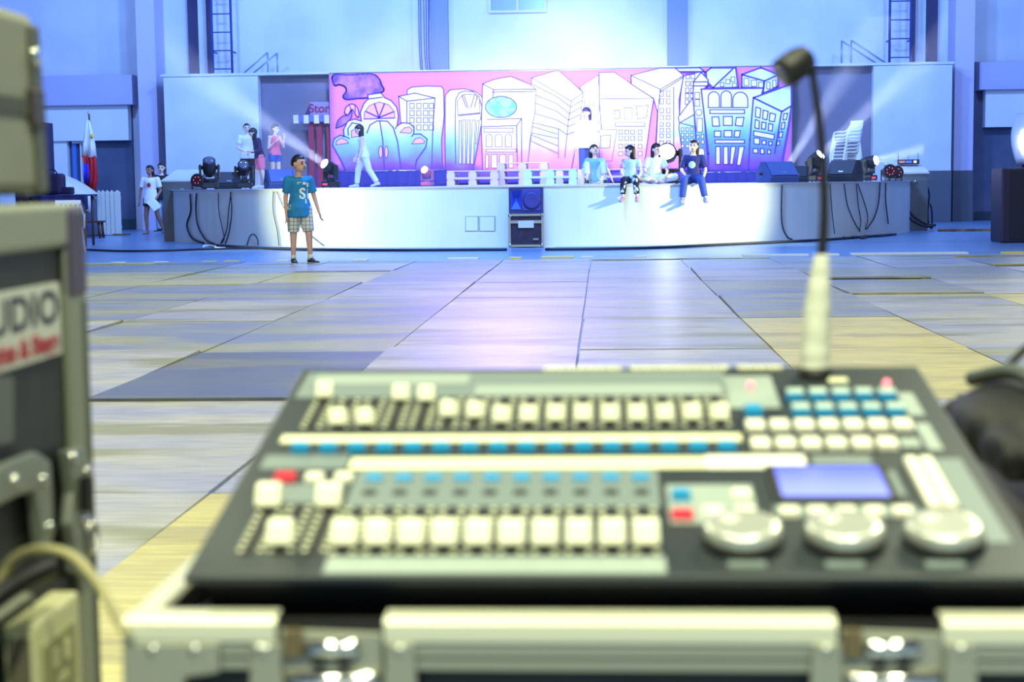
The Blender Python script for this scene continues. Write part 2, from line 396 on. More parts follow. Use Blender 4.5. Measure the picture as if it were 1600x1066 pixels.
# ------------------------------------------------------------------ people
def U3(d): return V(d).normalized()
SKIN = mat('skin_tan', (204, 158, 138), 0.55); SKIN2 = mat('skin_fair', (236, 196, 176), 0.55); SKIN3 = mat('skin_brown', (150, 108, 90), 0.55)
m_eye = mat('eye_dark', (26, 18, 18), 0.25); m_lip = mat('lips', (160, 84, 84), 0.5); m_hair = mat('hair_black', (20, 16, 20), 0.42); m_hairb = mat('hair_dark_brown', (44, 26, 30), 0.42)
def person(label, loc, heading, h, legs, arms, skin, top, bottom, hair, shoes=None, lean=(0, 0, 1), head=(0, 0), hs=1.0, sw=0.108, vox=0.0095, seat=None, feet=None, hold=None, group=None):
    """local frame: facing -y, +x is the side on the viewer's right. legs/arms: {side: (dir of first bone, dir of second)}.
    top=(material, hem below pelvis in h, sleeve 0..2), bottom=(material, leg length 0..2), hair=(style, material), seat=height of the pelvis if seated"""
    t = thing('person', label, 'person', loc, (0, 0, R_(heading)), group)
    hl = 0.138 * hs; leg = 0.245; nk = 0.045; tor = 1.0 - hl - nk - 2 * leg - 0.04 + 0.012
    L = U3(lean) ; side = V((1, 0, 0)); side = (side - L * side.dot(L)).normalized(); fw = L.cross(side) * -1   # fw ~ +y is back
    if fw.y < 0: fw = -fw
    pel = V((0, 0, 0)); hip = {}; knee = {}; ank = {}
    for s, q in (('L', -1), ('R', 1)):
        hip[s] = pel + side * (q * 0.052 * h); knee[s] = hip[s] + U3(legs[s][0]) * leg * h; ank[s] = knee[s] + U3(legs[s][1]) * leg * h
    dz = (seat if seat is not None else 0.038 * h - min(ank['L'].z, ank['R'].z))
    for dct in (hip, knee, ank):
        for s in dct: dct[s] = dct[s] + V((0, 0, dz))
    pel = V((0, 0, dz)); che = pel + L * (tor * h); neck = che + L * (nk * 0.5 * h)
    yaw, pit = head
    HM = Matrix.Rotation(R_(yaw), 3, 'Z') @ Matrix.Rotation(R_(pit), 3, 'X')
    hc = che + L * (nk * h) + HM @ V((0, -0.012 * h, hl * h * 0.52))
    sh = {}; elb = {}; wri = {}; hand = {}
    for s, q in (('L', -1), ('R', 1)):
        sh[s] = che - L * (0.018 * h) + side * (q * sw * h); elb[s] = sh[s] + U3(arms[s][0]) * 0.172 * h; wri[s] = elb[s] + U3(arms[s][1]) * 0.145 * h
    def rg(c, rx, ry, n=16): return [c + side * (rx * h * math.cos(2 * PI * i / n)) + fw * (ry * h * math.sin(2 * PI * i / n)) for i in range(n)]
    b = MB(); k = sw / 0.108
    prof = ((-0.055, 0.055, 0.045), (0.0, 0.088, 0.062), (0.08, 0.084, 0.060), (0.14, 0.073, 0.052), (0.20, 0.082, 0.058), (0.255, 0.095 * k, 0.060), (tor - 0.012, 0.088 * k, 0.048), (tor + 0.012, 0.040, 0.038))
    b.loft([rg(pel + L * (z * h), rx, ry) for z, rx, ry in prof])
    b.caps(che - L * (0.02 * h), hc - HM @ V((0, 0, 0.3 * hl * h)), 0.033 * h, 0.029 * h)
    for s, q in (('L', -1), ('R', 1)):
        b.caps(hip[s], knee[s], 0.054 * h, 0.036 * h); b.caps(knee[s], ank[s], 0.037 * h, 0.021 * h)
        b.caps(che - L * (0.022 * h) + side * (q * 0.05 * h), sh[s], 0.036 * h, 0.032 * h)
        b.caps(sh[s], elb[s], 0.031 * h, 0.022 * h); b.caps(elb[s], wri[s], 0.023 * h, 0.0145 * h)
        # foot
        fd = V(feet[s]) if feet else V((0.25 * q, -1, 0)); fd = V(fd).normalized(); a = ank[s]
        b.caps(a + V((0, 0, -0.012 * h)) - fd * (0.012 * h), a + V((0, 0, -0.018 * h)) + fd * (0.10 * h), 0.021 * h, 0.0155 * h)
        # hand: palm, four unequal fingers, thumb
        d = U3(arms[s][1]); th = V((0, -1, 0)); th = (th - d * th.dot(d)); th = th.normalized() if th.length > 0.1 else V((1, 0, 0)); pn = d.cross(th)
        w0 = wri[s]; hand[s] = w0 + d * 0.05 * h
        b.loft([[w0 + d * (z * h) + th * (rx * h * math.cos(2 * PI * i / 10)) + pn * (0.0085 * h * math.sin(2 * PI * i / 10)) for i in range(10)] for z, rx in ((0.0, 0.014), (0.025, 0.021), (0.055, 0.021))])
        cv = pn * (-q if True else q)
        for f, (o, ln) in enumerate(((0.016, 0.040), (0.0055, 0.046), (-0.0055, 0.042), (-0.016, 0.033))):
            p0 = w0 + d * (0.050 * h) + th * (o * 1.15 * h); p1 = p0 + d * (ln * .5 * h) + th * (o * .12 * h); p2 = p1 + d * (ln * .42 * h) + cv * (ln * .3 * h)
            b.caps(p0, p1, 0.0056 * h, 0.0052 * h, 7); b.caps(p1, p2, 0.0052 * h, 0.0044 * h, 7)
        p0 = w0 + d * (0.016 * h) + th * (0.016 * h); p1 = p0 + d * (0.022 * h) + th * (0.020 * h); b.caps(p0, p1, 0.0068 * h, 0.006 * h, 7); b.caps(p1, p1 + d * (0.02 * h) + th * (0.005 * h), 0.006 * h, 0.0048 * h, 7)
    # head with jaw, nose, ears
    rz = hl * h * 0.52; rx = rz * 0.72; ry = rz * 0.86
    b.ell(hc + HM @ V((0, 0.08 * rz, 0.12 * rz)), rx, ry, rz * 0.88, HM, 18, 12)
    b.ell(hc + HM @ V((0, -0.20 * rz, -0.42 * rz)), rx * 0.74, ry * 0.66, rz * 0.55, HM, 14, 10)
    b.caps(hc + HM @ V((0, -0.80 * rz, 0.05 * rz)), hc + HM @ V((0, -0.95 * rz, -0.22 * rz)), 0.08 * rz, 0.14 * rz, 8)
    for q in (-1, 1): b.ell(hc + HM @ V((q * rx * 1.02, 0.06 * rz, -0.06 * rz)), 0.07 * rz, 0.16 * rz, 0.24 * rz, HM, 10, 6)
    remesh(b, 'body', skin, t, vox, 2)
    e = MB()
    for q in (-1, 1): e.ell(hc + HM @ V((q * rx * 0.42, -0.735 * rz, 0.06 * rz)), 0.15 * rz, 0.07 * rz, 0.085 * rz, HM, 10, 6)
    for q in (-1, 1): e.ell(hc + HM @ V((q * rx * 0.42, -0.73 * rz, 0.26 * rz)), 0.19 * rz, 0.06 * rz, 0.04 * rz, HM, 10, 6)
    e.build('eyes', m_eye, t)
    MB().ell(hc + HM @ V((0, -0.80 * rz, -0.48 * rz)), 0.22 * rz, 0.06 * rz, 0.06 * rz, HM, 10, 6).build('mouth', m_lip, t)
    # hair
    style, hm = hair; H = MB()
    def hf(d):
        low = -0.42 if style == 'short' else -0.95
        if d.y < -0.30 and d.z < (0.40 if style != 'fringe' else 0.30): return 0.80
        if abs(d.x) > 0.72 and d.y < 0.05 and d.z < 0.02: return 0.82
        if d.z < low: return 0.80
        return 1.0
    sc = 1.13 if style == 'short' else 1.2
    H.ell(hc + HM @ V((0, 0.10 * rz, 0.14 * rz)), rx * sc, ry * sc, rz * 0.97, HM, 22, 16, hf)
    if style not in ('short',):
        ln = {'long': 2.9, 'bob': 1.35, 'fringe': 2.6, 'pony': 2.5, 'flow': 3.3}[style]; sy = 0.55 if style != 'flow' else 0.75
        rings = []
        for i in range(7):
            u = i / 6; wd = (1.0 + 0.10 * math.sin(u * PI)) * (1 - 0.45 * u ** 2); c = hc + HM @ V((0, (0.45 + (0.35 * u if style != 'pony' else 0.7 * math.sin(u * PI))) * rz, 0.35 * rz)) + V((0, 0, -1)) * (ln * rz * u)
            if style == 'pony': wd *= 0.5
            rings.append([c + HM @ V((rx * 1.12 * wd * math.cos(2 * PI * j / 14), rz * sy * wd * math.sin(2 * PI * j / 14) * 0.85, 0)) for j in range(14)])
        H.loft(rings)
    remesh(H, 'hair', hm, t, 0.011, 1)
    # top
    if top:
        T = MB(); tm, hem, slv = top; g = 0.011
        T.loft([rg(pel + L * (z * h), rx + g, ry + g) for z, rx, ry in ((-hem, 0.113, 0.080), (0.0, 0.108, 0.076)) + prof[2:7] + ((tor + 0.006, 0.046, 0.042),)])
        for s, q in (('L', -1), ('R', 1)):
            if slv <= 0:
                continue
            T.caps(che - L * (0.026 * h) + side * (q * 0.045 * h), sh[s], 0.043 * h, 0.041 * h)
            u = min(slv, 1); e1 = sh[s].lerp(elb[s], u); T.cyl(sh[s], e1, 0.041 * h, (0.040 if slv <= 1 else 0.032) * h, 14)
            if slv > 1: T.caps(e1 - U3(arms[s][0]) * 0.001, e1, 0.032 * h, 0.032 * h); T.cyl(elb[s], elb[s].lerp(wri[s], slv - 1), 0.032 * h, 0.023 * h, 14)
        tp = remesh(T, 'shirt', tm, t, 0.011, 2)
    else: tp = None
    if bottom:
        Bm, ln = bottom; B = MB(); g = 0.009
        B.loft([rg(pel + L * (z * h), rx + g, ry + g) for z, rx, ry in ((-0.055, 0.06, 0.052), (0.0, 0.088, 0.062), (0.085, 0.078, 0.056))])
        loose = 0.014 if ln < 1.2 else 0.012
        for s in 'LR':
            u = min(ln, 1); e1 = hip[s].lerp(knee[s], u); B.caps(hip[s], hip[s] + (e1 - hip[s]) * 0.3, (0.054 + loose) * h, (0.052 + loose) * h)
            B.cyl(hip[s], e1, (0.055 + loose) * h, (0.055 - 0.017 * u + loose) * h, 16)
            if ln > 1:
                B.caps(e1 - V((0, 0, 0.001)), e1, (0.037 + loose) * h, (0.037 + loose) * h); B.cyl(knee[s], knee[s].lerp(ank[s], ln - 1), (0.038 + loose) * h, (0.030 + loose) * h, 16)
        remesh(B, 'shorts' if ln < 1.2 else 'trousers', Bm, t, 0.011, 2)
    if shoes:
        for s, q in (('L', -1), ('R', 1)):
            fd = V(feet[s]) if feet else V((0.25 * q, -1, 0)); fd = fd.normalized(); sd = fd.cross(V((0, 0, 1))); up = sd.cross(fd); a = ank[s]
            rings = [[a + fd * (u * h) + sd * (wd * h * math.cos(2 * PI * i / 12)) + up * ((zc + hz * math.sin(2 * PI * i / 12)) * h) for i in range(12)] for u, wd, zc, hz in ((-0.036, 0.016, -0.012, 0.018), (-0.02, 0.025, -0.006, 0.027), (0.02, 0.026, -0.006, 0.027), (0.06, 0.029, -0.016, 0.018), (0.10, 0.029, -0.020, 0.014), (0.125, 0.017, -0.021, 0.010))]
            so = MB().loft(rings).build('shoe', shoes[0], t)
            MB().loft([[a + fd * (u * h) + sd * (wd * h * math.cos(2 * PI * i / 12)) + up * ((zc + 0.0055 * (1 if math.sin(2 * PI * i / 12) > 0 else -1)) * h) for i in range(12)] for u, wd, zc in ((-0.04, 0.016, -0.0315), (-0.02, 0.027, -0.0315), (0.06, 0.031, -0.0315), (0.10, 0.031, -0.0315), (0.13, 0.015, -0.0315))]).build('sole', shoes[1], so)
            if shoes[2]: MB().cyl(a + V((0, 0, -0.005 * h)), a + (knee[s] - a).normalized() * 0.05 * h, 0.026 * h, 0.027 * h, 14).build('sock', shoes[2], t)
    t['_'] = 1; del t['_']
    return t, dict(hand={s: hand[s] for s in hand}, che=che, hc=hc, rz=rz, shirt=tp, knee=knee, ank=ank)

def plaid(name, base, stripe, stripe2, scale):
    m = bpy.data.materials.new(name); m.use_nodes = True; nt = m.node_tree; bs = nt.nodes['Principled BSDF']; L = nt.links.new; bs.inputs['Roughness'].default_value = 0.8
    tc = nt.nodes.new('ShaderNodeTexCoord'); sp = nt.nodes.new('ShaderNodeSeparateXYZ'); L(tc.outputs['Object'], sp.inputs[0])
    def band(out, f, wdt):
        a = nt.nodes.new('ShaderNodeMath'); a.operation = 'MULTIPLY'; a.inputs[1].default_value = f; L(out, a.inputs[0])
        b = nt.nodes.new('ShaderNodeMath'); b.operation = 'FRACT'; L(a.outputs[0], b.inputs[0])
        c = nt.nodes.new('ShaderNodeMath'); c.operation = 'LESS_THAN'; c.inputs[1].default_value = wdt; L(b.outputs[0], c.inputs[0]); return c.outputs[0]
    col = None
    for out, f, wdt, cc in ((sp.outputs[0], scale, 0.34, stripe2), (sp.outputs[2], scale, 0.34, stripe2), (sp.outputs[0], scale, 0.12, stripe), (sp.outputs[2], scale, 0.12, stripe)):
        mx = nt.nodes.new('ShaderNodeMix'); mx.data_type = 'RGBA'; q = nt.nodes.new('ShaderNodeMath'); q.operation = 'MULTIPLY'; q.inputs[1].default_value = 0.6; L(band(out, f, wdt), q.inputs[0]); L(q.outputs[0], mx.inputs[0])
        if col: L(col, mx.inputs[6])
        else: mx.inputs[6].default_value = (*lin(base), 1)
        mx.inputs[7].default_value = (*lin(cc), 1); col = mx.outputs[2]
    L(col, bs.inputs['Base Color']); return m
def decal(shirt, t, me, m, cx, cz, name, yaw=0):
    """lay a flat lettering mesh onto the front of a shirt"""
    bvh = BVHTree.FromPolygons([v.co for v in shirt.data.vertices], [tuple(p.vertices) for p in shirt.data.polygons])
    for v in me.vertices:
        o = V((cx + v.co.x, -1.0, cz + v.co.y)); hit = bvh.ray_cast(o, V((0, 1, 0)))
        v.co = (hit[0] if hit[0] else V((o.x, 0, o.z))) + V((0, -0.004 - v.co.z * 0.5, 0))
    return link(name, me, m, t)

m_teal = mat('shirt_teal', (22, 128, 182), 0.8, rgb2=(26, 112, 168), scale=9); m_white = mat('cloth_white', (226, 226, 230), 0.8); m_blkc = mat('cloth_black', (24, 22, 32), 0.8)
m_pinkc = mat('cloth_pink', (250, 120, 140), 0.8); m_denim = mat('cloth_denim', (86, 110, 176), 0.8, rgb2=(70, 92, 160), scale=14); m_jean = mat('cloth_jeans', (58, 78, 150), 0.8); m_purp = mat('cloth_plum', (52, 32, 74), 0.8)
m_dshoe = mat('shoe_dark', (40, 44, 50), 0.5); m_wshoe = mat('shoe_white', (214, 214, 216), 0.5); m_sole = mat('shoe_sole_pale', (190, 194, 190), 0.6); m_print = mat('print_cream', (222, 228, 214), 0.7)
m_plaid = plaid('plaid_shorts_cloth', (208, 206, 186), (50, 62, 92), (148, 156, 160), 19)

# boy walking across the plywood
p = atz(470, 415)
boy, q = person('boy in teal printed t-shirt and plaid shorts walking over the plywood floor', (p.x, p.y, 0.02), 24, 1.46,
    {'L': ((-0.02, 0.10, -1), (0.0, 0.10, -1)), 'R': ((0.10, -0.14, -1), (0.06, 0.06, -1))}, {'L': ((-0.13, 0.10, -1), (0.0, -0.10, -1)), 'R': ((0.26, -0.02, -1), (0.22, -0.30, -1))},
    SKIN, (m_teal, 0.085, 0.72), (m_plaid, 0.92), ('short', m_hair), (m_dshoe, m_sole, mat('sock_grey', (200, 204, 196), 0.8)), head=(34, 0), hs=1.14, sw=0.102, vox=0.0075, feet={'L': (-0.1, -1, 0), 'R': (0.35, -1, 0)})
zc = q['che'].z
decal(q['shirt'], boy, text_mesh('S', 0.20, 0.001, 0.006), m_print, 0.025, zc - 0.22, 'shirt_lettering')
sw_ = MB()
for a, b, c, d in ((-0.07, -0.06, 0.0, 0.025), (0.0, 0.05, -0.005, 0.03), (0.06, 0.09, -0.04, 0.02), (0.065, 0.085, -0.20, -0.06), (0.03, 0.05, -0.26, -0.20), (-0.075, -0.02, 0.02, 0.03)):
    for i in range(4):
        for j in range(4):
            u0, u1, v0, v1 = a + (b - a) * i / 4, a + (b - a) * (i + 1) / 4, c + (d - c) * j / 4, c + (d - c) * (j + 1) / 4
            sw_.add([(u0, v0, 0), (u1, v0, 0), (u1, v1, 0), (u0, v1, 0)], [(0, 1, 2, 3)])
decal(q['shirt'], boy, sw_.mesh('print'), m_print, 0.03, zc - 0.09, 'shirt_print')

ST = SH + 0.02
DOWN = (0, 0, -1)
def stage_at(px, Y): p = at(px, 290, Y); return (p.x, Y, ST)
# girl striding to the left in white
person('girl in white top and trousers striding across the stage before the painted domes', stage_at(570, 35.6), -78, 1.40,
    {'L': ((0, -0.42, -1), (0, -0.12, -1)), 'R': ((0, 0.30, -1), (0, 0.62, -1))}, {'L': ((-0.05, -0.20, -1), (0, -0.5, -1)), 'R': ((0.05, -0.12, -1), (0, -0.3, -1))},
    SKIN2, (m_white, 0.04, 0.0), (m_white, 1.9), ('flow', m_hairb), (m_wshoe, m_sole, None), lean=(0, -0.10, 1), head=(0, 22), hs=1.08, sw=0.095, feet={'L': (0, -1, 0), 'R': (0, -1, -0.25)})
# group at the left end of the stage
person('person in white t-shirt and black trousers standing on stage with one arm bent', stage_at(388, 37.6), 12, 1.50,
    {'L': ((-0.03, 0, -1), DOWN), 'R': ((0.05, 0, -1), DOWN)}, {'L': ((-0.22, 0.05, -1), (0.62, -0.45, -0.35)), 'R': ((0.28, 0.05, -1), (0.12, -0.22, -1))},
    SKIN2, (m_white, 0.06, 0.62), (m_blkc, 1.95), ('short', m_hair), (m_dshoe, m_sole, None), head=(10, 0), hs=1.02)
person('girl with long black hair, dark plum top and pink shorts bowing her head', stage_at(407, 37.0), -62, 1.40,
    {'L': ((0, -0.06, -1), (0, 0.05, -1)), 'R': ((0, 0.10, -1), (0, 0.22, -1))}, {'L': ((-0.1, 0.08, -1), (0.25, -0.8, -0.2)), 'R': ((0.15, 0.10, -1), (-0.2, -0.9, -0.1))},
    SKIN2, (m_purp, 0.02, 1.7), (m_pinkc, 0.85), ('flow', m_hair), (m_wshoe, m_sole, None), lean=(0, -0.16, 1), head=(0, 34), hs=1.06, sw=0.1)
person('girl in a pink sleeveless top and denim shorts holding a hand up to her face', stage_at(431, 37.8), 52, 1.49,
    {'L': ((0, 0.02, -1), DOWN), 'R': ((0, -0.06, -1), (0, 0.06, -1))}, {'L': ((-0.15, 0.02, -1), (0.35, -0.8, 0.75)), 'R': ((0.12, -0.5, -1), (-0.2, -0.35, 1))},
    SKIN2, (m_pinkc, 0.01, 0.0), (m_denim, 0.42), ('bob', m_hairb), (m_dshoe, m_sole, None), head=(16, 6), hs=1.03, sw=0.098)
# man standing behind the pallets
person('man in white shirt and blue trousers standing before the middle of the mural', stage_at(918, 37.2), -14, 1.74,
    {'L': ((-0.05, 0, -1), DOWN), 'R': ((0.05, 0, -1), DOWN)}, {'L': ((-0.16, 0.03, -1), (-0.06, -0.1, -1)), 'R': ((0.2, 0.05, -1), (0.05, -0.2, -1))},
    SKIN2, (m_white, 0.05, 0.7), (m_jean, 1.95), ('fringe', mat('hair_violet_black', (52, 40, 84), 0.4)), (m_dshoe, m_sole, None), head=(-14, 6), hs=0.98, sw=0.115)
# squatting on the stage edge with the knees up
p = at(929, 292, edge_y(0.9) + 0.42)
person('boy in pale clothes sitting on the stage edge with knees drawn up and chin raised', (p.x, p.y, ST), 6, 1.24,
    {'L': ((-0.30, -0.62, 1.0), (-0.05, -0.34, -1)), 'R': ((0.30, -0.62, 1.0), (0.08, -0.34, -1))}, {'L': ((-0.5, -0.3, -1), (0.1, -0.3, -1)), 'R': ((0.6, -0.2, -1), (0.4, -0.2, -1))},
    SKIN2, (mat('cloth_mint', (140, 186, 176), 0.8), 0.02, 0.7), (m_white, 1.6), ('fringe', m_hairb), (m_dshoe, m_sole, None), lean=(0, -0.12, 1), head=(12, -24), hs=1.12, sw=0.1, seat=0.10)
# girls sitting on the stage edge, legs hanging
def sitter(label, px, dy, *a, **k):
    p = at(px, 292, 27.6); y = edge_y(p.x); p = at(px, 292, y + dy); return person(label, (p.x, p.y, ST), *a, seat=0.085, **k)
m_floral = mat('leggings_black_white', (22, 22, 44), 0.8, rgb2=(226, 224, 232), scale=11, lo=0.53, hi=0.56)
sitter('girl in patterned black and white leggings sitting on the stage edge in profile', 986, 0.16, -6, 1.20,
    {'L': ((-0.12, -1, -0.04), (-0.06, -0.12, -1)), 'R': ((0.16, -1, -0.04), (0.06, -0.12, -1))}, {'L': ((-0.22, -0.25, -1), (0.5, -0.7, -0.7)), 'R': ((0.32, -0.2, -1), (-0.35, -0.75, -0.7))},
    SKIN2, (mat('cloth_sky', (188, 206, 226), 0.8, rgb2=(236, 120, 150), scale=5, lo=0.58, hi=0.62), 0.02, 0.6), (m_floral, 1.8), ('flow', m_hair), (mat('shoe_rose', (206, 130, 150), 0.6), m_sole, None), head=(-62, 8), hs=1.12, sw=0.1, feet={'L': (-0.2, -1, -0.3), 'R': (0.1, -1, -0.3)})
sitter('girl in white sitting cross-legged on the stage beside the brightest lamp', 1024, 0.55, 8, 1.28,
    {'L': ((-0.85, -0.6, 0.12), (0.95, -0.28, -0.18)), 'R': ((0.85, -0.6, 0.12), (-0.95, -0.34, -0.18))}, {'L': ((-0.4, -0.3, -1), (0.3, -0.9, -0.3)), 'R': ((0.4, -0.3, -1), (-0.3, -0.9, -0.3))},
    SKIN2, (m_white, 0.02, 0.7), (m_white, 1.6), ('long', m_hairb), None, head=(30, 10), hs=1.12, sw=0.1)
m_tee = mat('tee_dark_print', (46, 46, 104), 0.8)
s4, q = sitter('long-haired girl in dark printed t-shirt and jeans sitting on the stage edge', 1084, 0.14, -10, 1.36,
    {'L': ((-0.16, -1, -0.04), (-0.1, -0.06, -1)), 'R': ((0.30, -1, -0.04), (0.22, -0.14, -1))}, {'L': ((-0.3, -0.15, -1), (0.5, -0.7, -0.5)), 'R': ((0.3, -0.1, -1), (-0.2, -0.6, -0.9))},
    SKIN2, (m_tee, 0.02, 0.8), (m_jean, 1.9), ('long', m_hairb), (mat('shoe_grey', (150, 150, 170), 0.6), m_sole, None), head=(-6, -4), hs=1.08, sw=0.104, feet={'L': (0.0, -1, -0.25), 'R': (0.3, -1, -0.25)})
pm = MB()
for i in range(8):
    for j in range(8):
        x0, z0 = -0.06 + 0.015 * i, -0.06 + 0.015 * j
        if (x0 + .008) ** 2 + (z0 + .008) ** 2 < 0.0036: pm.add([(x0, z0, 0), (x0 + .015, z0, 0), (x0 + .015, z0 + .015, 0), (x0, z0 + .015, 0)], [(0, 1, 2, 3)])
decal(q['shirt'], s4, pm.mesh('print'), m_print, -0.02, q['che'].z - 0.15, 'shirt_print')
# pair at the left of the stage
p = atz(238, 367)
wo, q = person('woman in white printed t-shirt and dark shorts walking with white papers in hand', (p.x, p.y, 0), -8, 1.58,
    {'L': ((-0.10, -0.08, -1), (0.02, 0.05, -1)), 'R': ((0.20, -0.06, -1), (0.36, 0.10, -1))}, {'L': ((-0.32, 0.05, -1), (-0.12, -0.1, -1)), 'R': ((0.22, 0.12, -1), (-0.25, -0.5, -0.75))},
    SKIN3, (m_white, 0.07, 0.7), (m_blkc, 0.45), ('pony', m_hair), None, head=(-12, 0), hs=0.98)
decal(q['shirt'], wo, (lambda b: b.mesh('print'))(MB().add([(-.07 + .02 * i, -.1 + .02 * j, 0) for j in range(8) for i in range(8)], [(j * 8 + i, j * 8 + i + 1, j * 8 + i + 9, j * 8 + i + 8) for j in range(7) for i in range(7) if (i - 3) ** 2 + (j - 4) ** 2 < 8])), mat('print_red', (176, 40, 50), 0.7), 0.0, q['che'].z - 0.15, 'shirt_print')
hw = wo.matrix_basis @ q['hand']['R'] if False else Matrix.LocRotScale(wo.location, wo.rotation_euler, None) @ q['hand']['R']
pp = thing('paper_sheets', 'white paper sheets held low by the woman in the white t-shirt', 'paper', hw + V((-0.10, -0.09, -0.02)), (R_(80), R_(-34), R_(6)))
for k in range(3):
    MB().add([(x / 4 * 0.20 - 0.05, y / 4 * 0.28 - 0.24, 0.02 * math.sin(x * 0.8 + k) + 0.006 * k) for y in range(5) for x in range(5)], [(y * 5 + x, y * 5 + x + 1, y * 5 + x + 6, y * 5 + x + 5) for y in range(4) for x in range(4)]).build('sheet', m_white, pp, rot=(0, 0, 0.10 * k))
p = atz(246, 364)
person('dark-shirted person half hidden behind the woman with the papers', (p.x, p.y + 0.55, 0), -4, 1.66,
    {'L': ((-0.04, 0, -1), DOWN), 'R': ((0.06, 0, -1), DOWN)}, {'L': ((-0.2, 0, -1), (0, -0.1, -1)), 'R': ((0.2, 0, -1), (0, -0.1, -1))},
    SKIN2, (m_blkc, 0.05, 0.8), (mat('trousers_grey', (150, 156, 176), 0.8), 1.95), ('bob', m_hair), (m_dshoe, m_sole, None), head=(6, 0))
# ------------------------------------------------------------------ painted mural on cloth
YM = 39.6
def c_(k):
    o = {1: 510, 2: 680, 3: 820, 4: 960, 5: 1070}[k]
    return lambda x, y: (o + x / 5.922, 100 + y / 5.922)
ml, mr = at(516, 200, YM).x, at(1237, 200, YM).x
mt, mbz = 3.83, 1.10
mural = thing('city_mural', 'wide painted cloth backdrop of a cartoon city street under a pink sky', 'mural', ((ml + mr) / 2, YM, ST))
mx, mz = (ml + mr) / 2, ST
def mp(px, py):
    p = at(px, py, YM); return (p.x - mx, p.z - mz)
def grad_paint(name, stops, nscale=1.2, namp=0.10):
    m = bpy.data.materials.new(name); m.use_nodes = True; nt = m.node_tree; bs = nt.nodes['Principled BSDF']; L = nt.links.new; bs.inputs['Roughness'].default_value = 0.85
    bs.inputs['Specular IOR Level'].default_value = 0.1
    tc = nt.nodes.new('ShaderNodeTexCoord'); sp = nt.nodes.new('ShaderNodeSeparateXYZ'); L(tc.outputs['Object'], sp.inputs[0])
    n = nt.nodes.new('ShaderNodeTexNoise'); n.inputs['Scale'].default_value = nscale; n.inputs['Detail'].default_value = 4; L(tc.outputs['Object'], n.inputs['Vector'])
    a = nt.nodes.new('ShaderNodeMath'); a.operation = 'MULTIPLY_ADD'; a.inputs[1].default_value = 1 / 2.8; L(sp.outputs[2], a.inputs[0])
    s = nt.nodes.new('ShaderNodeMath'); s.operation = 'MULTIPLY_ADD'; s.inputs[1].default_value = namp * 2; s.inputs[2].default_value = -namp; L(n.outputs['Fac'], s.inputs[0]); L(s.outputs[0], a.inputs[2])
    r = nt.nodes.new('ShaderNodeValToRGB'); el = r.color_ramp.elements
    while len(el) < len(stops): el.new(0.5)
    for e, (p, c) in zip(el, stops): e.position = p; e.color = (*lin(c), 1)
    L(a.outputs[0], r.inputs[0]); L(r.outputs[0], bs.inputs['Base Color']); return m
SKY = grad_paint('paint_sky_pink', [(0.0, (70, 56, 190)), (0.13, (110, 80, 210)), (0.22, (232, 130, 222)), (0.6, (244, 140, 236)), (1.0, (240, 134, 238))], 1.5, 0.06)
def city(name, hi): return grad_paint(name, [(0.05, (62, 52, 190)), (0.17, (140, 84, 204)), (0.30, hi[0]), (0.42, hi[1]), (0.55, hi[2]), (0.72, (240, 246, 240))], 2.2, 0.10)
C_L = city('paint_city_teal', ((132, 168, 208), (158, 212, 170), (232, 242, 158)))
C_M = city('paint_city_mint_lit', ((240, 160, 222), (196, 230, 186), (232, 242, 214)))  # paler than the side buildings: strong centre light is put into this paint
C_R = city('paint_city_blue', ((112, 140, 222), (124, 190, 212), (206, 234, 184)))
for m_, st_ in ((C_M, None),):
    m_.node_tree.nodes['Color Ramp'].color_ramp.elements[1].color = (*lin((226, 130, 214)), 1)
P_LINE = mat('paint_outline_violet', (96, 64, 178), 0.8, spec=0.1); P_WIN = mat('paint_window_white', (246, 240, 246), 0.8, spec=0.1); P_PINK = mat('paint_window_pink', (246, 176, 226), 0.8, spec=0.1)
P_CLOUD = mat('paint_cloud_violet', (120, 84, 206), 0.85, rgb2=(206, 130, 226), scale=2.6, lo=0.42, hi=0.6, spec=0.1); P_ROOF = mat('paint_roof_mint', (206, 236, 192), 0.85, rgb2=(230, 244, 208), scale=3, spec=0.1)
P_GLOBE = mat('paint_globe_teal', (110, 180, 206), 0.85, rgb2=(150, 220, 180), scale=5, lo=0.5, hi=0.56, spec=0.1)
# cloth: gentle folds
cl = MB(); NX, NZ = 60, 14
for j in range(NZ + 1):
    for i in range(NX + 1):
        x = (ml - mx) + (mr - ml) * i / NX; z = (mbz - mz) + (mt - mbz) * j / NZ
        cl.v.append((x, 0.02 + 0.012 * math.sin(x * 5.1 + z) * (1 - j / NZ), z))
for j in range(NZ):
    for i in range(NX):
        k = j * (NX + 1) + i; cl.f.append((k, k + 1, k + NX + 2, k + NX + 1)); cl.sm.append(True)
cl.build('cloth', SKY, mural).modifiers.new('s', 'SOLIDIFY').thickness = 0.006
MB().cyl((ml - mx, 0.05, mt - mz), (mr - mx, 0.05, mt - mz), 0.03).build('top_pipe', m_alu, mural)
for u in (0.0, 0.25, 0.5, 0.75, 1.0): MB().cyl((ml - mx + (mr - ml) * u, 0.08, 0), (ml - mx + (mr - ml) * u, 0.08, mt - mz), 0.025, n=10).build('frame_post', m_alu, mural)
_lay = [0]
def flat(mb, poly, y):
    n = len(poly); mb.add([(a, y, b) for a, b in poly], [tuple(range(n))])
def tri_fill(poly, y):
    from mathutils.geometry import tessellate_polygon
    b = MB(); pts = [V((a, 0, c)) for a, c in poly]
    tr = tessellate_polygon([pts]); b.add([(a, y, c) for a, c in poly], [tuple(t) for t in tr]); return b
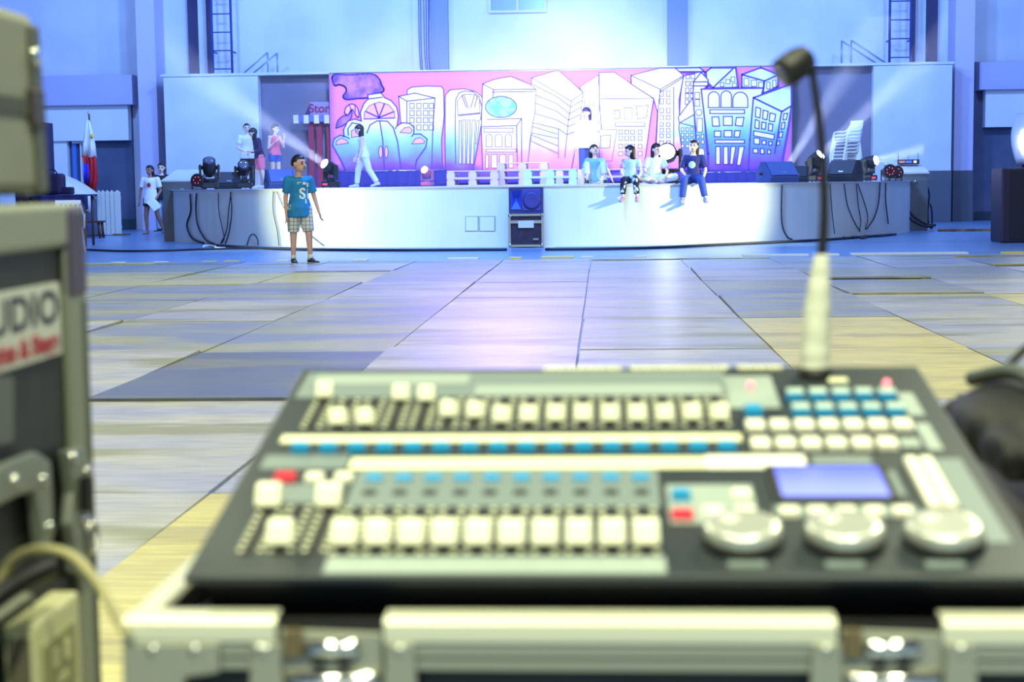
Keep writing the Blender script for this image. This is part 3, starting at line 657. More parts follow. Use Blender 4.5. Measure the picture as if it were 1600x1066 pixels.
def stroke(mb, pts, wd, y, closed=False):
    P = [V((a, y, b)) for a, b in pts]
    if closed: P = P + [P[0]]
    for a, b in zip(P, P[1:]):
        d = b - a
        if d.length < 1e-4: continue
        d = d.normalized(); n = V((-d.z, 0, d.x)) * (wd / 2); e = d * (wd * 0.35)
        mb.add([a - e - n, b + e - n, b + e + n, a - e + n], [(0, 1, 2, 3)])
def curve(pts, k=5):
    return [(p.x, p.y) for p in smoothpts([V((a, b, 0)) for a, b in pts], k)]
def arch(x0, y0, x1, y1):
    r = (x1 - x0) / 2; ry = min(r, (y1 - y0) * 0.5)
    return [(x0, y1), (x0, y0 + ry)] + [((x0 + x1) / 2 - r * math.cos(PI * i / 8), y0 + ry - ry * math.sin(PI * i / 8)) for i in range(1, 8)] + [(x1, y0 + ry), (x1, y1)]
def rc(x0, y0, x1, y1): return [(x0, y0), (x1, y0), (x1, y1), (x0, y1)]
def oval(cx, cy, rx, ry, n=20): return [(cx + rx * math.cos(2 * PI * i / n), cy + ry * math.sin(2 * PI * i / n)) for i in range(n)]
def block(k, m, fill, lines=(), wins=(), wm=None, lw=0.024, edge=True, round_=False, wl=0.018):
    f = c_(k); y0 = -0.004 - 0.0035 * _lay[0]; _lay[0] += 1
    q = [mp(*f(*p)) for p in fill]
    if round_: q = curve(q + [q[0]])[:-1]
    o = tri_fill(q, y0).build('painted_building', m, mural)
    s = MB()
    if edge: stroke(s, q, lw, y0 - 0.0018, True)
    for l in lines:
        z = [mp(*f(*p)) for p in l]; stroke(s, curve(z) if len(z) > 2 and round_ else z, lw, y0 - 0.0018)
    if wins:
        W_ = MB()
        for wpoly in wins:
            z = [mp(*f(*p)) for p in wpoly]; W_.v += []; t = tri_fill(z, y0 - 0.0010); W_.add(t.v, t.f); stroke(s, z, wl, y0 - 0.0018, True)
        stuff(W_.build('painted_window', wm or P_WIN, o))
    if s.v: stuff(s.build('painted_outline', P_LINE, o))
    return o
grid = lambda xs, ys, w, h: [rc(x, y, x + w, y + h) for x in xs for y in ys]
# left to right; far shapes first
block(1, P_CLOUD, [(50, 130), (80, 95), (200, 100), (420, 92), (490, 140), (510, 190), (532, 235), (510, 262), (440, 275), (370, 312), (290, 318), (190, 328), (155, 300), (185, 250), (170, 210), (120, 190), (75, 197)], round_=True, lw=0.035)
block(1, C_L, [(745, 290), (750, 240), (790, 215), (920, 205), (1066, 210), (1085, 240), (1090, 480), (1066, 700), (1075, 985), (960, 985), (900, 600)])
block(1, C_L, [(670, 300), (820, 270), (1005, 315), (985, 600), (975, 985), (800, 985), (690, 560)], [((670, 300), (745, 345), (1005, 315)), ((745, 345), (745, 560))], grid((772, 836, 898, 952), (365, 432, 498, 565), 40, 46))
block(1, P_CLOUD, [(88, 592), (105, 530), (150, 485), (200, 470), (235, 440), (228, 500), (160, 565)], round_=True)
block(1, P_PINK, [(168, 450), (185, 400), (235, 370), (285, 400), (302, 470), (285, 490), (240, 420), (200, 470)], round_=True, lines=(((215, 380), (230, 430)), ((265, 385), (270, 440))))
clam = [(180, 985), (130, 880), (58, 750), (75, 690), (130, 660), (165, 672), (160, 610), (200, 530), (265, 510), (325, 530), (315, 450), (350, 365), (388, 325), (385, 285), (505, 268), (540, 312), (600, 340), (650, 400), (668, 480), (655, 575), (700, 545), (770, 550), (812, 590), (808, 650), (870, 648), (932, 695), (920, 770), (835, 890), (815, 985)]
block(1, C_L, clam, (((385, 325), (520, 308)), ((375, 640), (405, 565), (470, 527), (510, 527), (565, 530), (620, 590), (660, 720), (692, 985)), ((495, 530), (522, 700), (538, 985)), ((160, 665), (215, 690)), ((205, 660), (200, 600), (240, 545), (320, 560)), ((650, 580), (640, 600)), ((808, 650), (790, 670))),
      [[(350, 510), (352, 450), (400, 385), (490, 352), (580, 378), (630, 440), (635, 498)], [(90, 750), (97, 710), (140, 685), (185, 705), (206, 732)], [(235, 680), (232, 620), (275, 597), (312, 625), (300, 670)], [(682, 635), (722, 592), (768, 582), (795, 612), (780, 642)], [(790, 740), (825, 692), (870, 680), (908, 710), (905, 735)], oval(503, 815, 17, 55), oval(556, 815, 15, 55)], P_PINK, lw=0.03)
fan = MB(); yf = -0.004 - 0.0035 * _lay[0] + 0.0004
for e in ((370, 442), (445, 365), (540, 365), (625, 442)): stroke(fan, [mp(*c_(1)(487, 497)), mp(*c_(1)(*e))], 0.035, yf)
stroke(fan, [mp(*c_(1)(350, 510)), mp(*c_(1)(635, 500))], 0.03, yf); fan.build('painted_outline', P_LINE, mural)
block(2, C_L, [(95, 985), (92, 700), (95, 290), (140, 240), (270, 230), (370, 255), (430, 300), (448, 380), (440, 480), (390, 780), (350, 985)], (((190, 930), (186, 600), (190, 330), (220, 270), (270, 250), (350, 258), (408, 305), (432, 400), (420, 520)), ((265, 285), (305, 405)), ((245, 285), (290, 405)), ((365, 285), (330, 405)), ((390, 300), (365, 400)), ((215, 480), (415, 460))),
      [[(210, 470), (205, 340), (270, 280), (370, 285), (412, 345), (415, 452)], rc(222, 525, 242, 925), [(256, 520), (282, 520), (278, 925), (258, 925)], [(302, 520), (324, 520), (315, 925), (295, 925)], [(345, 520), (372, 520), (352, 925), (330, 925)], [(388, 522), (408, 522), (385, 740), (374, 740)]])
block(2, C_M, [(440, 985), (428, 580), (440, 185), (560, 140), (700, 115), (890, 195), (930, 235), (935, 400), (880, 700), (855, 985)], (((440, 185), (540, 238), (930, 235)), ((540, 238), (535, 310)), ((430, 582), (755, 570)), ((480, 515), (800, 505), (800, 940)), ((755, 570), (760, 940)), ((755, 570), (800, 505)), ((530, 262), (910, 255))),
      [rc(455, 595, 722, 630)] + [arch(*a) for a in ((470, 650, 526, 765), (556, 650, 620, 765), (650, 650, 706, 765))] + [rc(470, 790, 750, 815), rc(467, 838, 493, 965), rc(520, 838, 572, 962), rc(598, 838, 652, 962), rc(682, 840, 722, 960)])
block(2, P_GLOBE, oval(610, 398, 145, 98, 28))
block(3, C_M, [(62, 130), (280, 65), (315, 62), (540, 265), (520, 480), (430, 985), (20, 985), (75, 540), (100, 430), (102, 235), (62, 200)], (((65, 130), (430, 345), (540, 265)), ((430, 345), (405, 520), (370, 870)), ((75, 190), (300, 305), (425, 400), (535, 335)), ((105, 290), (300, 370), (412, 460), (525, 400)), ((102, 365), (300, 440), (405, 520), (512, 468)), ((95, 460), (300, 520), (400, 580), (500, 540)), ((75, 545), (310, 600), (392, 655), (485, 618)), ((72, 580), (300, 650)), ((70, 640), (310, 690)), ((65, 660), (310, 760)), ((62, 715), (310, 830)), ((312, 600), (312, 870))), lw=0.02)
block(3, C_M, [(505, 218), (680, 105), (862, 235), (770, 570), (830, 985), (435, 985), (520, 480), (540, 265)], (((505, 218), (690, 290), (862, 235)), ((680, 105), (690, 290), (685, 590)), ((555, 330), (550, 420)), ((600, 300), (595, 400)), ((640, 310), (635, 400)), ((720, 430), (715, 570)), ((760, 430), (750, 570))), lw=0.014)
block(4, C_M, [(0, 78), (158, 186), (362, 320), (330, 520), (270, 985), (-150, 985), (-120, 600), (-140, 330), (-140, 80)], (((362, 320), (-130, 326)),),
      [rc(95, 405, 165, 510), [(203, 392), (312, 382), (296, 498), (215, 510)], rc(0, 430, 48, 505), rc(10, 545, 282, 578)] + grid((42, 98, 152, 220), (612, 670, 745, 812), 34, 36), lw=0.02)
block(3, C_M, [(690, 605), (852, 608), (805, 900), (690, 900)], (), [[(702, 665), (795, 660), (785, 775), (705, 778)]], lw=0.014)
block(4, C_R, [(640, 112), (780, 78), (838, 78), (728, 320), (600, 490), (615, 260)], (), [rc(x + (140 - y * 0.16) * 0.2, y, x + 34 + (140 - y * 0.16) * 0.2, y + 42) for x in (636, 684) for y in (96, 162, 225, 275, 332)][:9], wl=0.02)
block(4, P_ROOF, [(555, 40), (790, 36), (832, 72), (600, 72)], lw=0.035)
block(4, C_M, [(152, 108), (420, 40), (560, 40), (640, 108), (596, 330), (600, 500), (640, 985), (350, 985), (385, 700), (400, 450), (362, 320), (155, 186)], (((155, 108), (425, 237), (640, 108)), ((425, 237), (400, 450), (378, 900)), ((640, 122), (425, 262)), ((548, 215), (548, 900)), ((155, 120), (155, 186))),
      [rc(x, y, x + 32, y + h) for x in (420, 482) for y, h in ((250, 50), (322, 50), (410, 44), (478, 38), (545, 32), (598, 32), (648, 34), (712, 62))], lw=0.024)
block(4, C_R, [(600, 545), (735, 465), (770, 985), (650, 985), (595, 600)], (((600, 545), (735, 580)),), grid((618, 662, 705), (592, 642, 690, 745), 22, 30))
block(4, P_ROOF, [(590, 492), (724, 315), (738, 468), (600, 548)], lw=0.026)
block(5, P_ROOF, [(195, 75), (240, 38), (470, 38), (492, 220), (260, 224), (200, 160)], (((440, 50), (260, 220)),), [rc(425, 122, 460, 165), rc(378, 145, 415, 185), rc(328, 175, 360, 210), rc(440, 180, 474, 215)], lw=0.04)
block(5, C_R, [(80, 165), (150, 80), (215, 150), (210, 205), (200, 212), (160, 240), (215, 985), (95, 985), (100, 600), (76, 320), (78, 205)], (((80, 170), (212, 166)), ((80, 205), (210, 205))), [rc(92, 265, 135, 325), rc(92, 330, 135, 392), oval(128, 450, 29, 29, 14), rc(112, 505, 160, 630), rc(110, 660, 130, 690), rc(150, 655, 174, 688), rc(112, 705, 131, 738), rc(152, 705, 176, 740), arch(120, 780, 180, 874)], lw=0.03)
block(5, P_ROOF, [(525, 100), (700, 36), (865, 100), (855, 212), (720, 275), (720, 225), (525, 218)], (((525, 100), (735, 160), (865, 100)), ((735, 160), (720, 275))), [rc(545, 135, 590, 203), rc(613, 152, 662, 210), rc(680, 172, 722, 220), rc(755, 170, 785, 232), rc(810, 152, 840, 218)], lw=0.04)
block(5, C_R, [(150, 235), (725, 225), (705, 292), (632, 312), (600, 700), (590, 985), (215, 985), (218, 830)], (), [arch(215, 258, 318, 405), arch(332, 250, 430, 405), arch(442, 262, 580, 405), rc(230, 425, 550, 460), [(248, 492), (312, 490), (320, 575), (256, 577)], rc(355, 487, 437, 570), [(475, 497), (545, 495), (530, 577), (465, 570)], rc(272, 622, 330, 674), rc(362, 617, 432, 676), [(460, 620), (512, 618), (500, 678), (455, 676)], rc(278, 705, 550, 733),
      rc(285, 765, 325, 930), rc(356, 765, 397, 930), [(425, 765), (470, 765), (440, 930), (415, 930)], [(500, 765), (548, 765), (512, 938), (478, 938)]], lw=0.036, wl=0.026)
block(5, C_R, [(632, 315), (892, 442), (982, 388), (950, 600), (880, 985), (585, 985), (600, 700)], (((892, 442), (828, 830)),), [[(655, 400), (700, 415), (692, 500), (650, 490)], [(722, 428), (768, 440), (756, 518), (718, 508)], [(785, 455), (838, 468), (825, 535), (778, 528)], [(650, 515), (686, 530), (682, 602), (645, 592)], [(710, 540), (748, 545), (742, 605), (708, 600)], [(775, 552), (812, 562), (804, 622), (770, 615)], [(636, 620), (826, 655), (820, 700), (634, 665)],
      [(636, 685), (690, 690), (688, 745), (638, 740)], rc(712, 710, 748, 746), rc(775, 720, 804, 752), rc(630, 785, 672, 825), rc(698, 785, 730, 832), rc(762, 797, 790, 832), [(912, 462), (948, 458), (936, 515), (906, 520)], [(896, 545), (924, 540), (916, 600), (888, 605)], [(872, 635), (902, 628), (896, 678), (866, 682)], [(852, 718), (876, 712), (870, 752), (846, 756)]], lw=0.036, wl=0.026)
block(5, P_ROOF, [(632, 315), (982, 188), (984, 388), (896, 442)], lw=0.04)
# dark blue gathered skirting along the foot of the mural
def skirt(label, pxa, pxb, pyt):
    a, b = at(pxa, pyt, YM - 0.35), at(pxb, pyt, YM - 0.35); t = thing('stage_skirting', label, 'fabric', ((a.x + b.x) / 2, YM - 0.35, ST)); B = MB(); N = int((b.x - a.x) * 14)
    zt = a.z - ST
    for j in range(5):
        for i in range(N + 1):
            x = a.x + (b.x - a.x) * i / N; u = j / 4
            B.v.append((x - (a.x + b.x) / 2, 0.05 * math.sin(i * 1.9 + 0.5 * math.sin(i)) * (1 - 0.5 * u) + (0.10 * u), zt * u + 0.012 * math.sin(i * 0.7) * u))
    for j in range(4):
        for i in range(N): k = j * (N + 1) + i; B.f.append((k, k + 1, k + N + 2, k + N + 1)); B.sm.append(True)
    B.build('gathered_cloth', mat('skirting_navy', (40, 38, 128), 0.8), t).modifiers.new('s', 'SOLIDIFY').thickness = 0.006
    MB().cyl((a.x - (a.x + b.x) / 2, 0.12, zt), (b.x - (a.x + b.x) / 2, 0.12, zt), 0.02, n=8).build('rod', m_alu, t)
    for s in (0.02, 0.98): MB().cyl((a.x + (b.x - a.x) * s - (a.x + b.x) / 2, 0.14, 0), (a.x + (b.x - a.x) * s - (a.x + b.x) / 2, 0.14, zt), 0.02, n=8).build('stand', m_alu, t)
skirt('dark blue gathered cloth along the foot of the mural below the clam shapes', 522, 700, 268)
skirt('dark blue gathered cloth along the foot of the mural at its right end', 1072, 1205, 270)
# little painted store prop left of the mural
YS = 39.9
a = at(458, 290, YS); store = thing('store_prop', 'painted store front prop with red posts and a striped awning left of the mural', 'prop', (a.x, YS, ST))
def sp(px, py): p = at(px, py, YS); return p.x - a.x, p.z - ST
def sbox(name, x0, x1, y0, y1, d0, d1, m):
    p, q = sp(x0, y1), sp(x1, y0); return MB().bb(p[0], q[0], d0, d1, 0 if y1 > 285 else p[1], q[1]).build(name, m, store)
m_red = mat('prop_red', (140, 26, 66), 0.7)
for x0, x1 in ((484, 489.5), (496.5, 502.5), (512, 516)): sbox('post', x0, x1, 188, 289, 0, 0.06, m_red)
sbox('counter_board', 484, 520, 262, 289, 0.07, 0.1, mat('prop_violet', (80, 60, 130), 0.8))
for k in range(8):
    x = 460 + k * 8; mm = mat('awning_cream', (214, 206, 214), 0.8) if k % 2 == 0 else mat('awning_blue', (96, 110, 170), 0.8)
    p, q = sp(x, 192), sp(x + 8, 180)
    MB().prism([(p[0], p[1] + (0.02 if k % 2 else -0.02)), (q[0], p[1] + (0.02 if k % 2 else -0.02)), (q[0], q[1]), (p[0], q[1])], (0, -0.14, 0), (1, 0, 0), (0, 0, 1), (0, 0.05, 0.0)).build('awning_stripe', mm, store)
p0, p1, p2 = sp(476, 180), sp(485, 180), sp(485, 161); MB().prism([p0, p1, p2], (0, -0.03, 0), (1, 0, 0), (0, 0, 1), (0, 0.05, 0)).build('roof_end', mat('prop_navy', (46, 44, 96), 0.8), store)
sg = sbox('sign_board', 485, 523, 159, 181, -0.04, 0.01, mat('prop_grey_blue', (138, 134, 190), 0.8))
p = sp(503.5, 170); link('sign_lettering', text_mesh('Store', 0.30, 0.004, 0.007), m_red, sg, loc=(p[0], -0.05, p[1]), rot=(PI / 2, 0, 0))
# ------------------------------------------------------------------ things on and around the stage
m_spk = mat('speaker_black', (26, 26, 34), 0.55, rgb2=(34, 34, 44), scale=30); m_grille = mat('speaker_grille', (40, 42, 60), 0.5); m_moving = mat('lamp_body_black', (24, 24, 32), 0.4)
m_lens_off = mat('lens_dark', (120, 120, 150), 0.1, 0.3)
def lit(name, rgb, s): return mat(name, rgb, 0.3, emit=s)
m_lens = lit('lens_lit_white', (232, 236, 255), 60)
m_disp = lit('lamp_display_red', (255, 70, 90), 0.9)
# pallets (seen from the side): three boards over nine blocks over three runners
def pallet_proto(m):
    L_, W_ = 1.16, 1.0; t = thing('pallet', 'x', 'pallet')
    for k in range(5): MB().bb(-L_ / 2, L_ / 2, -W_ / 2 + k * 0.2125, -W_ / 2 + k * 0.2125 + 0.15, 0.148, 0.172).build('deck_board', m, t)
    for x in (-L_ / 2 + 0.09, 0, L_ / 2 - 0.09): MB().bb(x - 0.07, x + 0.07, -W_ / 2, W_ / 2, 0.122, 0.147).build('cross_board', m, t)
    for x in (-L_ / 2 + 0.09, 0, L_ / 2 - 0.09):
        for y in (-W_ / 2 + 0.07, 0, W_ / 2 - 0.07): MB().bb(x - 0.09, x + 0.09, y - 0.07, y + 0.07, 0.023, 0.121).build('block', m, t)
    for y in (-W_ / 2 + 0.07, 0, W_ / 2 - 0.07): MB().bb(-L_ / 2, L_ / 2, y - 0.07, y + 0.07, 0, 0.022).build('runner', m, t)
    return t
pl_p = pallet_proto(mat('pallet_white_pink', (226, 196, 222), 0.7)); pl_b = pallet_proto(mat('pallet_pale_blue', (196, 220, 226), 0.7))
first = [True, True]
def stack(pxc, Y, n, blue, labels):
    p = at(pxc, 290, Y)
    for k in range(n):
        pr = pl_b if blue else pl_p; loc = (p.x, p.y, ST + 0.1735 * k)
        if first[blue]: pr.location = loc; pr['label'] = labels[k]; pr['group'] = 'pallets stacked at the foot of the mural'; first[blue] = False
        else: dup(pr, loc, label=labels[k], group='pallets stacked at the foot of the mural')
lv = ('bottom', 'top'); lv3 = ('bottom', 'middle', 'topmost')
stack(741, 36.5, 2, 0, ['%s pinkish white pallet of the two-high stack nearest the lit lamp under the clam mural' % s for s in lv])
stack(818, 37.2, 3, 0, ['%s pinkish white pallet of the three-high stack partly hidden by the pale blue pallets' % s for s in lv3])
stack(861, 35.4, 2, 1, ['%s pale blue pallet of the stack above the black speaker' % s for s in lv])
stack(908, 37.3, 2, 0, ['%s pinkish white pallet of the stack behind the squatting boy' % s for s in lv])
stack(976, 37.0, 2, 0, ['%s pinkish white pallet of the stack behind the girl in patterned leggings' % s for s in lv])

def moving_head(label, px, py_base, Y, s, yaw, tilt, lens, body=None, group='moving head lamps on the stage', aim=None, power=0):
    p = at(px, py_base, Y); b = body or m_moving; src = V((p.x, Y, ST + .40 * s))
    if aim: d = (at(*aim) - src).normalized(); tilt = math.degrees(math.acos(d.z)); yaw = math.degrees(math.atan2(d.x, -d.y)); area('lamp_beam', src + d * (.20 * s), src + d * 5, .17 * s, power, (0.62, 0.70, 1.0), spread=R_(15))
    t = thing('moving_head_lamp', label, 'stage lamp', (p.x, Y, ST), (0, 0, R_(yaw)), group); k = s
    MB().bb(-.16 * k, .16 * k, -.13 * k, .13 * k, 0.02 * k, .13 * k).build('base', b, t, bevel=.02 * k)
    for x in (-1, 1):
        for y in (-1, 1): MB().cyl((x * .12 * k, y * .1 * k, 0), (x * .12 * k, y * .1 * k, .03 * k), .018 * k, n=8).build('rubber_foot', m_rub, t)
    MB().bb(-.10 * k, .06 * k, -.134 * k, -.128 * k, .05 * k, .09 * k).build('display_panel', m_disp if lens is m_lens else m_grille, t)
    MB().cyl((0, 0, .13 * k), (0, 0, .16 * k), .09 * k).build('turntable', b, t)
    yk = MB(); yk.bb(-.19 * k, .19 * k, -.06 * k, .06 * k, .16 * k, .20 * k)
    for x in (-1, 1): yk.bb(x * .145 * k, x * .19 * k, -.055 * k, .055 * k, .19 * k, .46 * k)
    yk.build('yoke', b, t, bevel=.012 * k)
    M = Matrix.Rotation(R_(tilt), 3, 'X'); c = V((0, 0, .40 * k))
    MB().lathe([(.05 * k, -.17 * k), (.105 * k, -.15 * k), (.125 * k, -.06 * k), (.125 * k, .05 * k), (.115 * k, .15 * k), (.118 * k, .17 * k), (.10 * k, .172 * k)], c, 24, M).build('head', b, t)
    MB().lathe([(.02 * k, .172 * k), (.098 * k, .172 * k), (.085 * k, .185 * k), (.03 * k, .192 * k)], c, 20, M).build('lens', lens, t)
    for x in (-1, 1): MB().cyl((x * .12 * k, 0, .40 * k), (x * .196 * k, 0, .40 * k), .035 * k, n=12).build('pivot', b, t)
    return t
moving_head('unlit black moving head lamp at the left end of the stage beside the red-lit spotlights', 328, 296, 31.0, 1.05, 14, 40, m_lens_off)
moving_head('unlit moving head lamp standing in front of the person in the white t-shirt', 382, 296, 32.0, 1.0, 10, 60, m_lens_off)
moving_head('lit moving head lamp at the left foot of the mural throwing a beam', 517, 291, 34.0, 1.05, -30, 62, m_lens, aim=(395, 178, 32.6), power=95)
moving_head('lit moving head lamp with pinkish body between the blue skirting and the pallets', 668, 291, 36.2, 0.80, -24, 66, m_lens, mat('lamp_body_pink', (190, 110, 150), 0.5))
moving_head('very bright lit moving head lamp between the two girls on the stage edge', 1043, 291, 28.6, 1.35, -4, 84, m_lens)
moving_head('lit moving head lamp behind the gooseneck between the two right monitor wedges', 1272, 284, 33.2, 1.08, 16, 60, m_lens, aim=(1430, 105, 32.0), power=95)
moving_head('lit moving head lamp rightmost on the stage with a red display', 1357, 284, 34.2, 1.0, 24, 66, m_lens, aim=(1600, 196, 32.2), power=60)
def par(label, px, Y, s, n_led, rot):
    p = at(px, 290, Y); t = thing('led_spotlight', label, 'stage lamp', (p.x, Y, ST), (0, 0, R_(rot)), 'red-lit spotlights at the stage ends'); M = Matrix.Rotation(R_(80), 3, 'X')
    MB().lathe([(.05 * s, -.10 * s), (.10 * s, -.08 * s), (.12 * s, .06 * s), (.12 * s, .09 * s), (.10 * s, .09 * s)], (0, 0, .15 * s), 20, M).build('can', m_moving, t)
    for k in range(n_led):
        a_ = 2 * PI * k / n_led; c = V((0, 0, .15 * s)) + M @ V((.06 * s * math.cos(a_), .06 * s * math.sin(a_), .09 * s)); MB().ell(c, .010 * s, .010 * s, .010 * s, None, 8, 5).build('led', lit('led_red', (255, 60, 80), 1.6), t)
    yk = MB()
    for x in (-1, 1): yk.bb(x * .125 * s - .008, x * .125 * s + .008, -.02, .02, 0, .19 * s)
    yk.bb(-.13 * s, .13 * s, -.03, .03, 0, .012); yk.build('bracket', m_moving, t)
par('black spotlight with red leds on the stage edge beside the left grey block', 311, 30.9, 1.1, 6, -10); par('black spotlight with red leds on the stage edge beside the right grey block', 1388, 32.8, 1.2, 7, 10)
par('second red-lit spotlight tucked behind the right one by the grey block', 1399, 33.3, 1.1, 5, 20)
# floor monitor wedges
def wedge(label, px, Y, W_, rot, m, s=1.0):
    p = at(px, 290, Y); t = thing('monitor_wedge', label, 'speaker', (p.x, Y, ST), (0, 0, R_(rot)), 'stage monitors')
    prof = [(-.20 * s, 0), (.24 * s, 0), (.24 * s, .16 * s), (.10 * s, .36 * s), (-.02 * s, .36 * s), (-.24 * s, .10 * s)]
    MB().prism(prof, (-W_ / 2, 0, 0), (0, 1, 0), (0, 0, 1), (W_, 0, 0)).build('cabinet', m, t, bevel=.012)
    d = V((0, .22 * s, .26 * s)).normalized(); n = V((0, -d.z, d.y)); o = V((0, -.235 * s, .115 * s)) + n * .004
    MB().prism([(-W_ / 2 + .03, .01), (W_ / 2 - .03, .01), (W_ / 2 - .03, .31 * s), (-W_ / 2 + .03, .31 * s)], o, (1, 0, 0), d, n * .012)  .build('grille', mat('grille_blue_lit', (92, 110, 176), .5) if m is m_spk_blue_lit else m_grille, t)
    c = o + d * .06 * s + n * .012; MB().box(c, (.09, .02, .008), n.to_track_quat('Z', 'Y').to_matrix()).build('badge', m_alu, t)
    for x in (-1, 1): MB().bb(x * (W_ / 2) - .006, x * (W_ / 2) + .006, .02, .12, .13 * s, .17 * s).build('handle_cup', m_blk, t)
    return t
m_spk_blue_lit = mat('speaker_blue_lit', (70, 84, 140), 0.55)  # blue stage light is put into this cabinet colour and its grille
wedge('dark monitor wedge at the left of the stage between the two unlit moving heads', 356, 32.0, .50, 20, m_spk, 0.95)
wedge('blue-lit monitor wedge on the stage left, just behind the walking boy', 437, 29.9, .50, 24, m_spk_blue_lit, 1.0)
wedge('blue-lit monitor wedge on the stage edge below the right end of the mural', 1215, 29.4, .62, 28, m_spk_blue_lit, 1.05)
wedge('small dark wedge speaker behind the blue-lit monitor at the right end of the mural', 1246, 31.0, .42, -10, m_spk, 0.85)
wedge('dark monitor wedge in front of the stacked white chairs', 1320, 31.4, .55, -28, m_spk, 1.15)
# speaker over flight case in front of the stage
p = atz(821.5, 386.8); SPY = p.y - 0.15
xa, xb = at(796, 360, SPY).x, at(848, 360, SPY).x; W_ = xb - xa; zc = at(821, 334, SPY).z; zt = at(821, 293.5, SPY).z
fc = thing('flight_case', 'black flight case with silver edges standing on the floor against the stage front', 'case', ((xa + xb) / 2, SPY, 0)); D_ = .50
MB().bb(-W_ / 2 + .02, W_ / 2 - .02, .02, D_, .03, zc - .015).build('panel_body', mat('case_violet_black', (26, 18, 44), 0.5, rgb2=(40, 30, 66), scale=8), fc)
for x in (-1, 1):
    MB().bb(x * (W_ / 2) - .02, x * (W_ / 2) + .02, -.005, .035, .02, zc - .005).build('edge_rail', m_alu, fc)
for z in (.035, zc - .02): MB().bb(-W_ / 2, W_ / 2, -.005, .035, z - .018, z + .018).build('edge_rail', m_alu, fc)
hl = zc * .76; MB().bb(-W_ / 2, W_ / 2, -.004, .03, hl - .025, hl + .025).build('lid_rail', m_alu, fc); MB().bb(-.13, .13, -.012, .02, hl - .10, hl + .02).build('label_plate', mat('plate_pale', (196, 198, 206), 0.5), fc)
for x in (-1, 1):
    for z in (.04, zc - .03): MB().ell((x * (W_ / 2 - .01), 0, z), .035, .03, .035, None, 12, 8).build('corner_ball', m_chrome, fc)
MB().bb(.12, .21, -.006, .02, .13, .16).build('latch', m_chrome, fc)
sp_ = thing('loudspeaker', 'black loudspeaker lying on its side on top of the silver edged flight case', 'speaker', ((xa + xb) / 2, SPY, zc + .004)); hh = zt - zc
hx0, hx1 = -W_ / 2 + .03, -W_ / 2 + .20
hz0, hz1 = .07, hh - .05; cx, cz = (hx0 + hx1) / 2, (hz0 + hz1) / 2
sb = MB(); L0, R0 = -W_ / 2 - .005, W_ / 2 + .005; sb.bb(L0, R0, .115, D_ - .05, 0, hh); sb.bb(L0, hx0, 0, .115, 0, hh); sb.bb(hx1, R0, 0, .115, 0, hh); sb.bb(hx0, hx1, 0, .115, 0, hz0); sb.bb(hx0, hx1, 0, .115, hz1, hh); sb.build('cabinet', mat('speaker_blue_black', (40, 44, 100), 0.5), sp_)
MB().add([(hx0, -.012, hz0), (hx1, -.012, hz0), (hx1, -.012, hz1), (hx0, -.012, hz1), (cx - .02, .10, cz - .035), (cx + .02, .10, cz - .035), (cx + .02, .10, cz + .035), (cx - .02, .10, cz + .035)], [(0, 1, 5, 4), (1, 2, 6, 5), (2, 3, 7, 6), (3, 0, 4, 7), (4, 5, 6, 7)]).build('horn', mat('horn_blue_lit', (60, 84, 190), 0.45), sp_)  # blue light on horn, grille and woofer ring is put into their colour
MB().bb(hx1 + .015, W_ / 2 - .03, -.014, 0, .045, hh - .03).build('grille', mat('grille_black_blue_lit', (58, 60, 140), 0.5), sp_, bevel=.012)
MB().lathe([(.13, 0), (.15, .010), (.12, .014), (.04, .004)], ((hx1 + W_ / 2) / 2, -.016, hh / 2), 24, Matrix.Rotation(PI / 2, 3, 'X')).build('woofer_ring', mat('woofer_blue_lit', (52, 54, 126), .5), sp_)
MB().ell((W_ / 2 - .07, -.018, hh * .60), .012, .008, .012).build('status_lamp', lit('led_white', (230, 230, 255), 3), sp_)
# grey end blocks with slanted tops
def endblock(label, pxa, pxb, Y, D, zf, zb):
    xa, xb = at(pxa, 300, Y).x, at(pxb, 300, Y).x; t = thing('stage_end_block', label, 'block', ((xa + xb) / 2, Y, 0)); w2 = (xb - xa) / 2
    MB().prism([(0, 0), (D, 0), (D, zb), (0, zf)], (-w2, 0, 0), (0, 1, 0), (0, 0, 1), (2 * w2, 0, 0)).build('body', mat('block_grey', (104, 108, 110), 0.7, rgb2=(92, 98, 104), scale=2), t, bevel=.01)
    dd = V((0, D, zb - zf)).normalized(); n = V((0, -dd.z, dd.y)); MB().prism([(-w2 - .02, -.02), (w2 + .02, -.02), (w2 + .02, D * 1.02), (-w2 - .02, D * 1.02)], V((0, 0, zf)) + n * .003, (1, 0, 0), dd, n * .03).build('sloping_top', mat('block_top_white', (206, 208, 216), 0.5), t)
    for u in (-.45, .25): MB().ell((w2 * u, -.012, zf - .16), .05, .012, .022).build('rope_cleat', m_chrome, t)
endblock('grey end block with a slanted pale top at the left end of the stage', 254, 301, 32.0, 1.2, 1.20, 1.42)
endblock('grey end block with a slanted pale top at the right end of the stage', 1397, 1450, 33.9, 1.2, 1.18, 1.42)
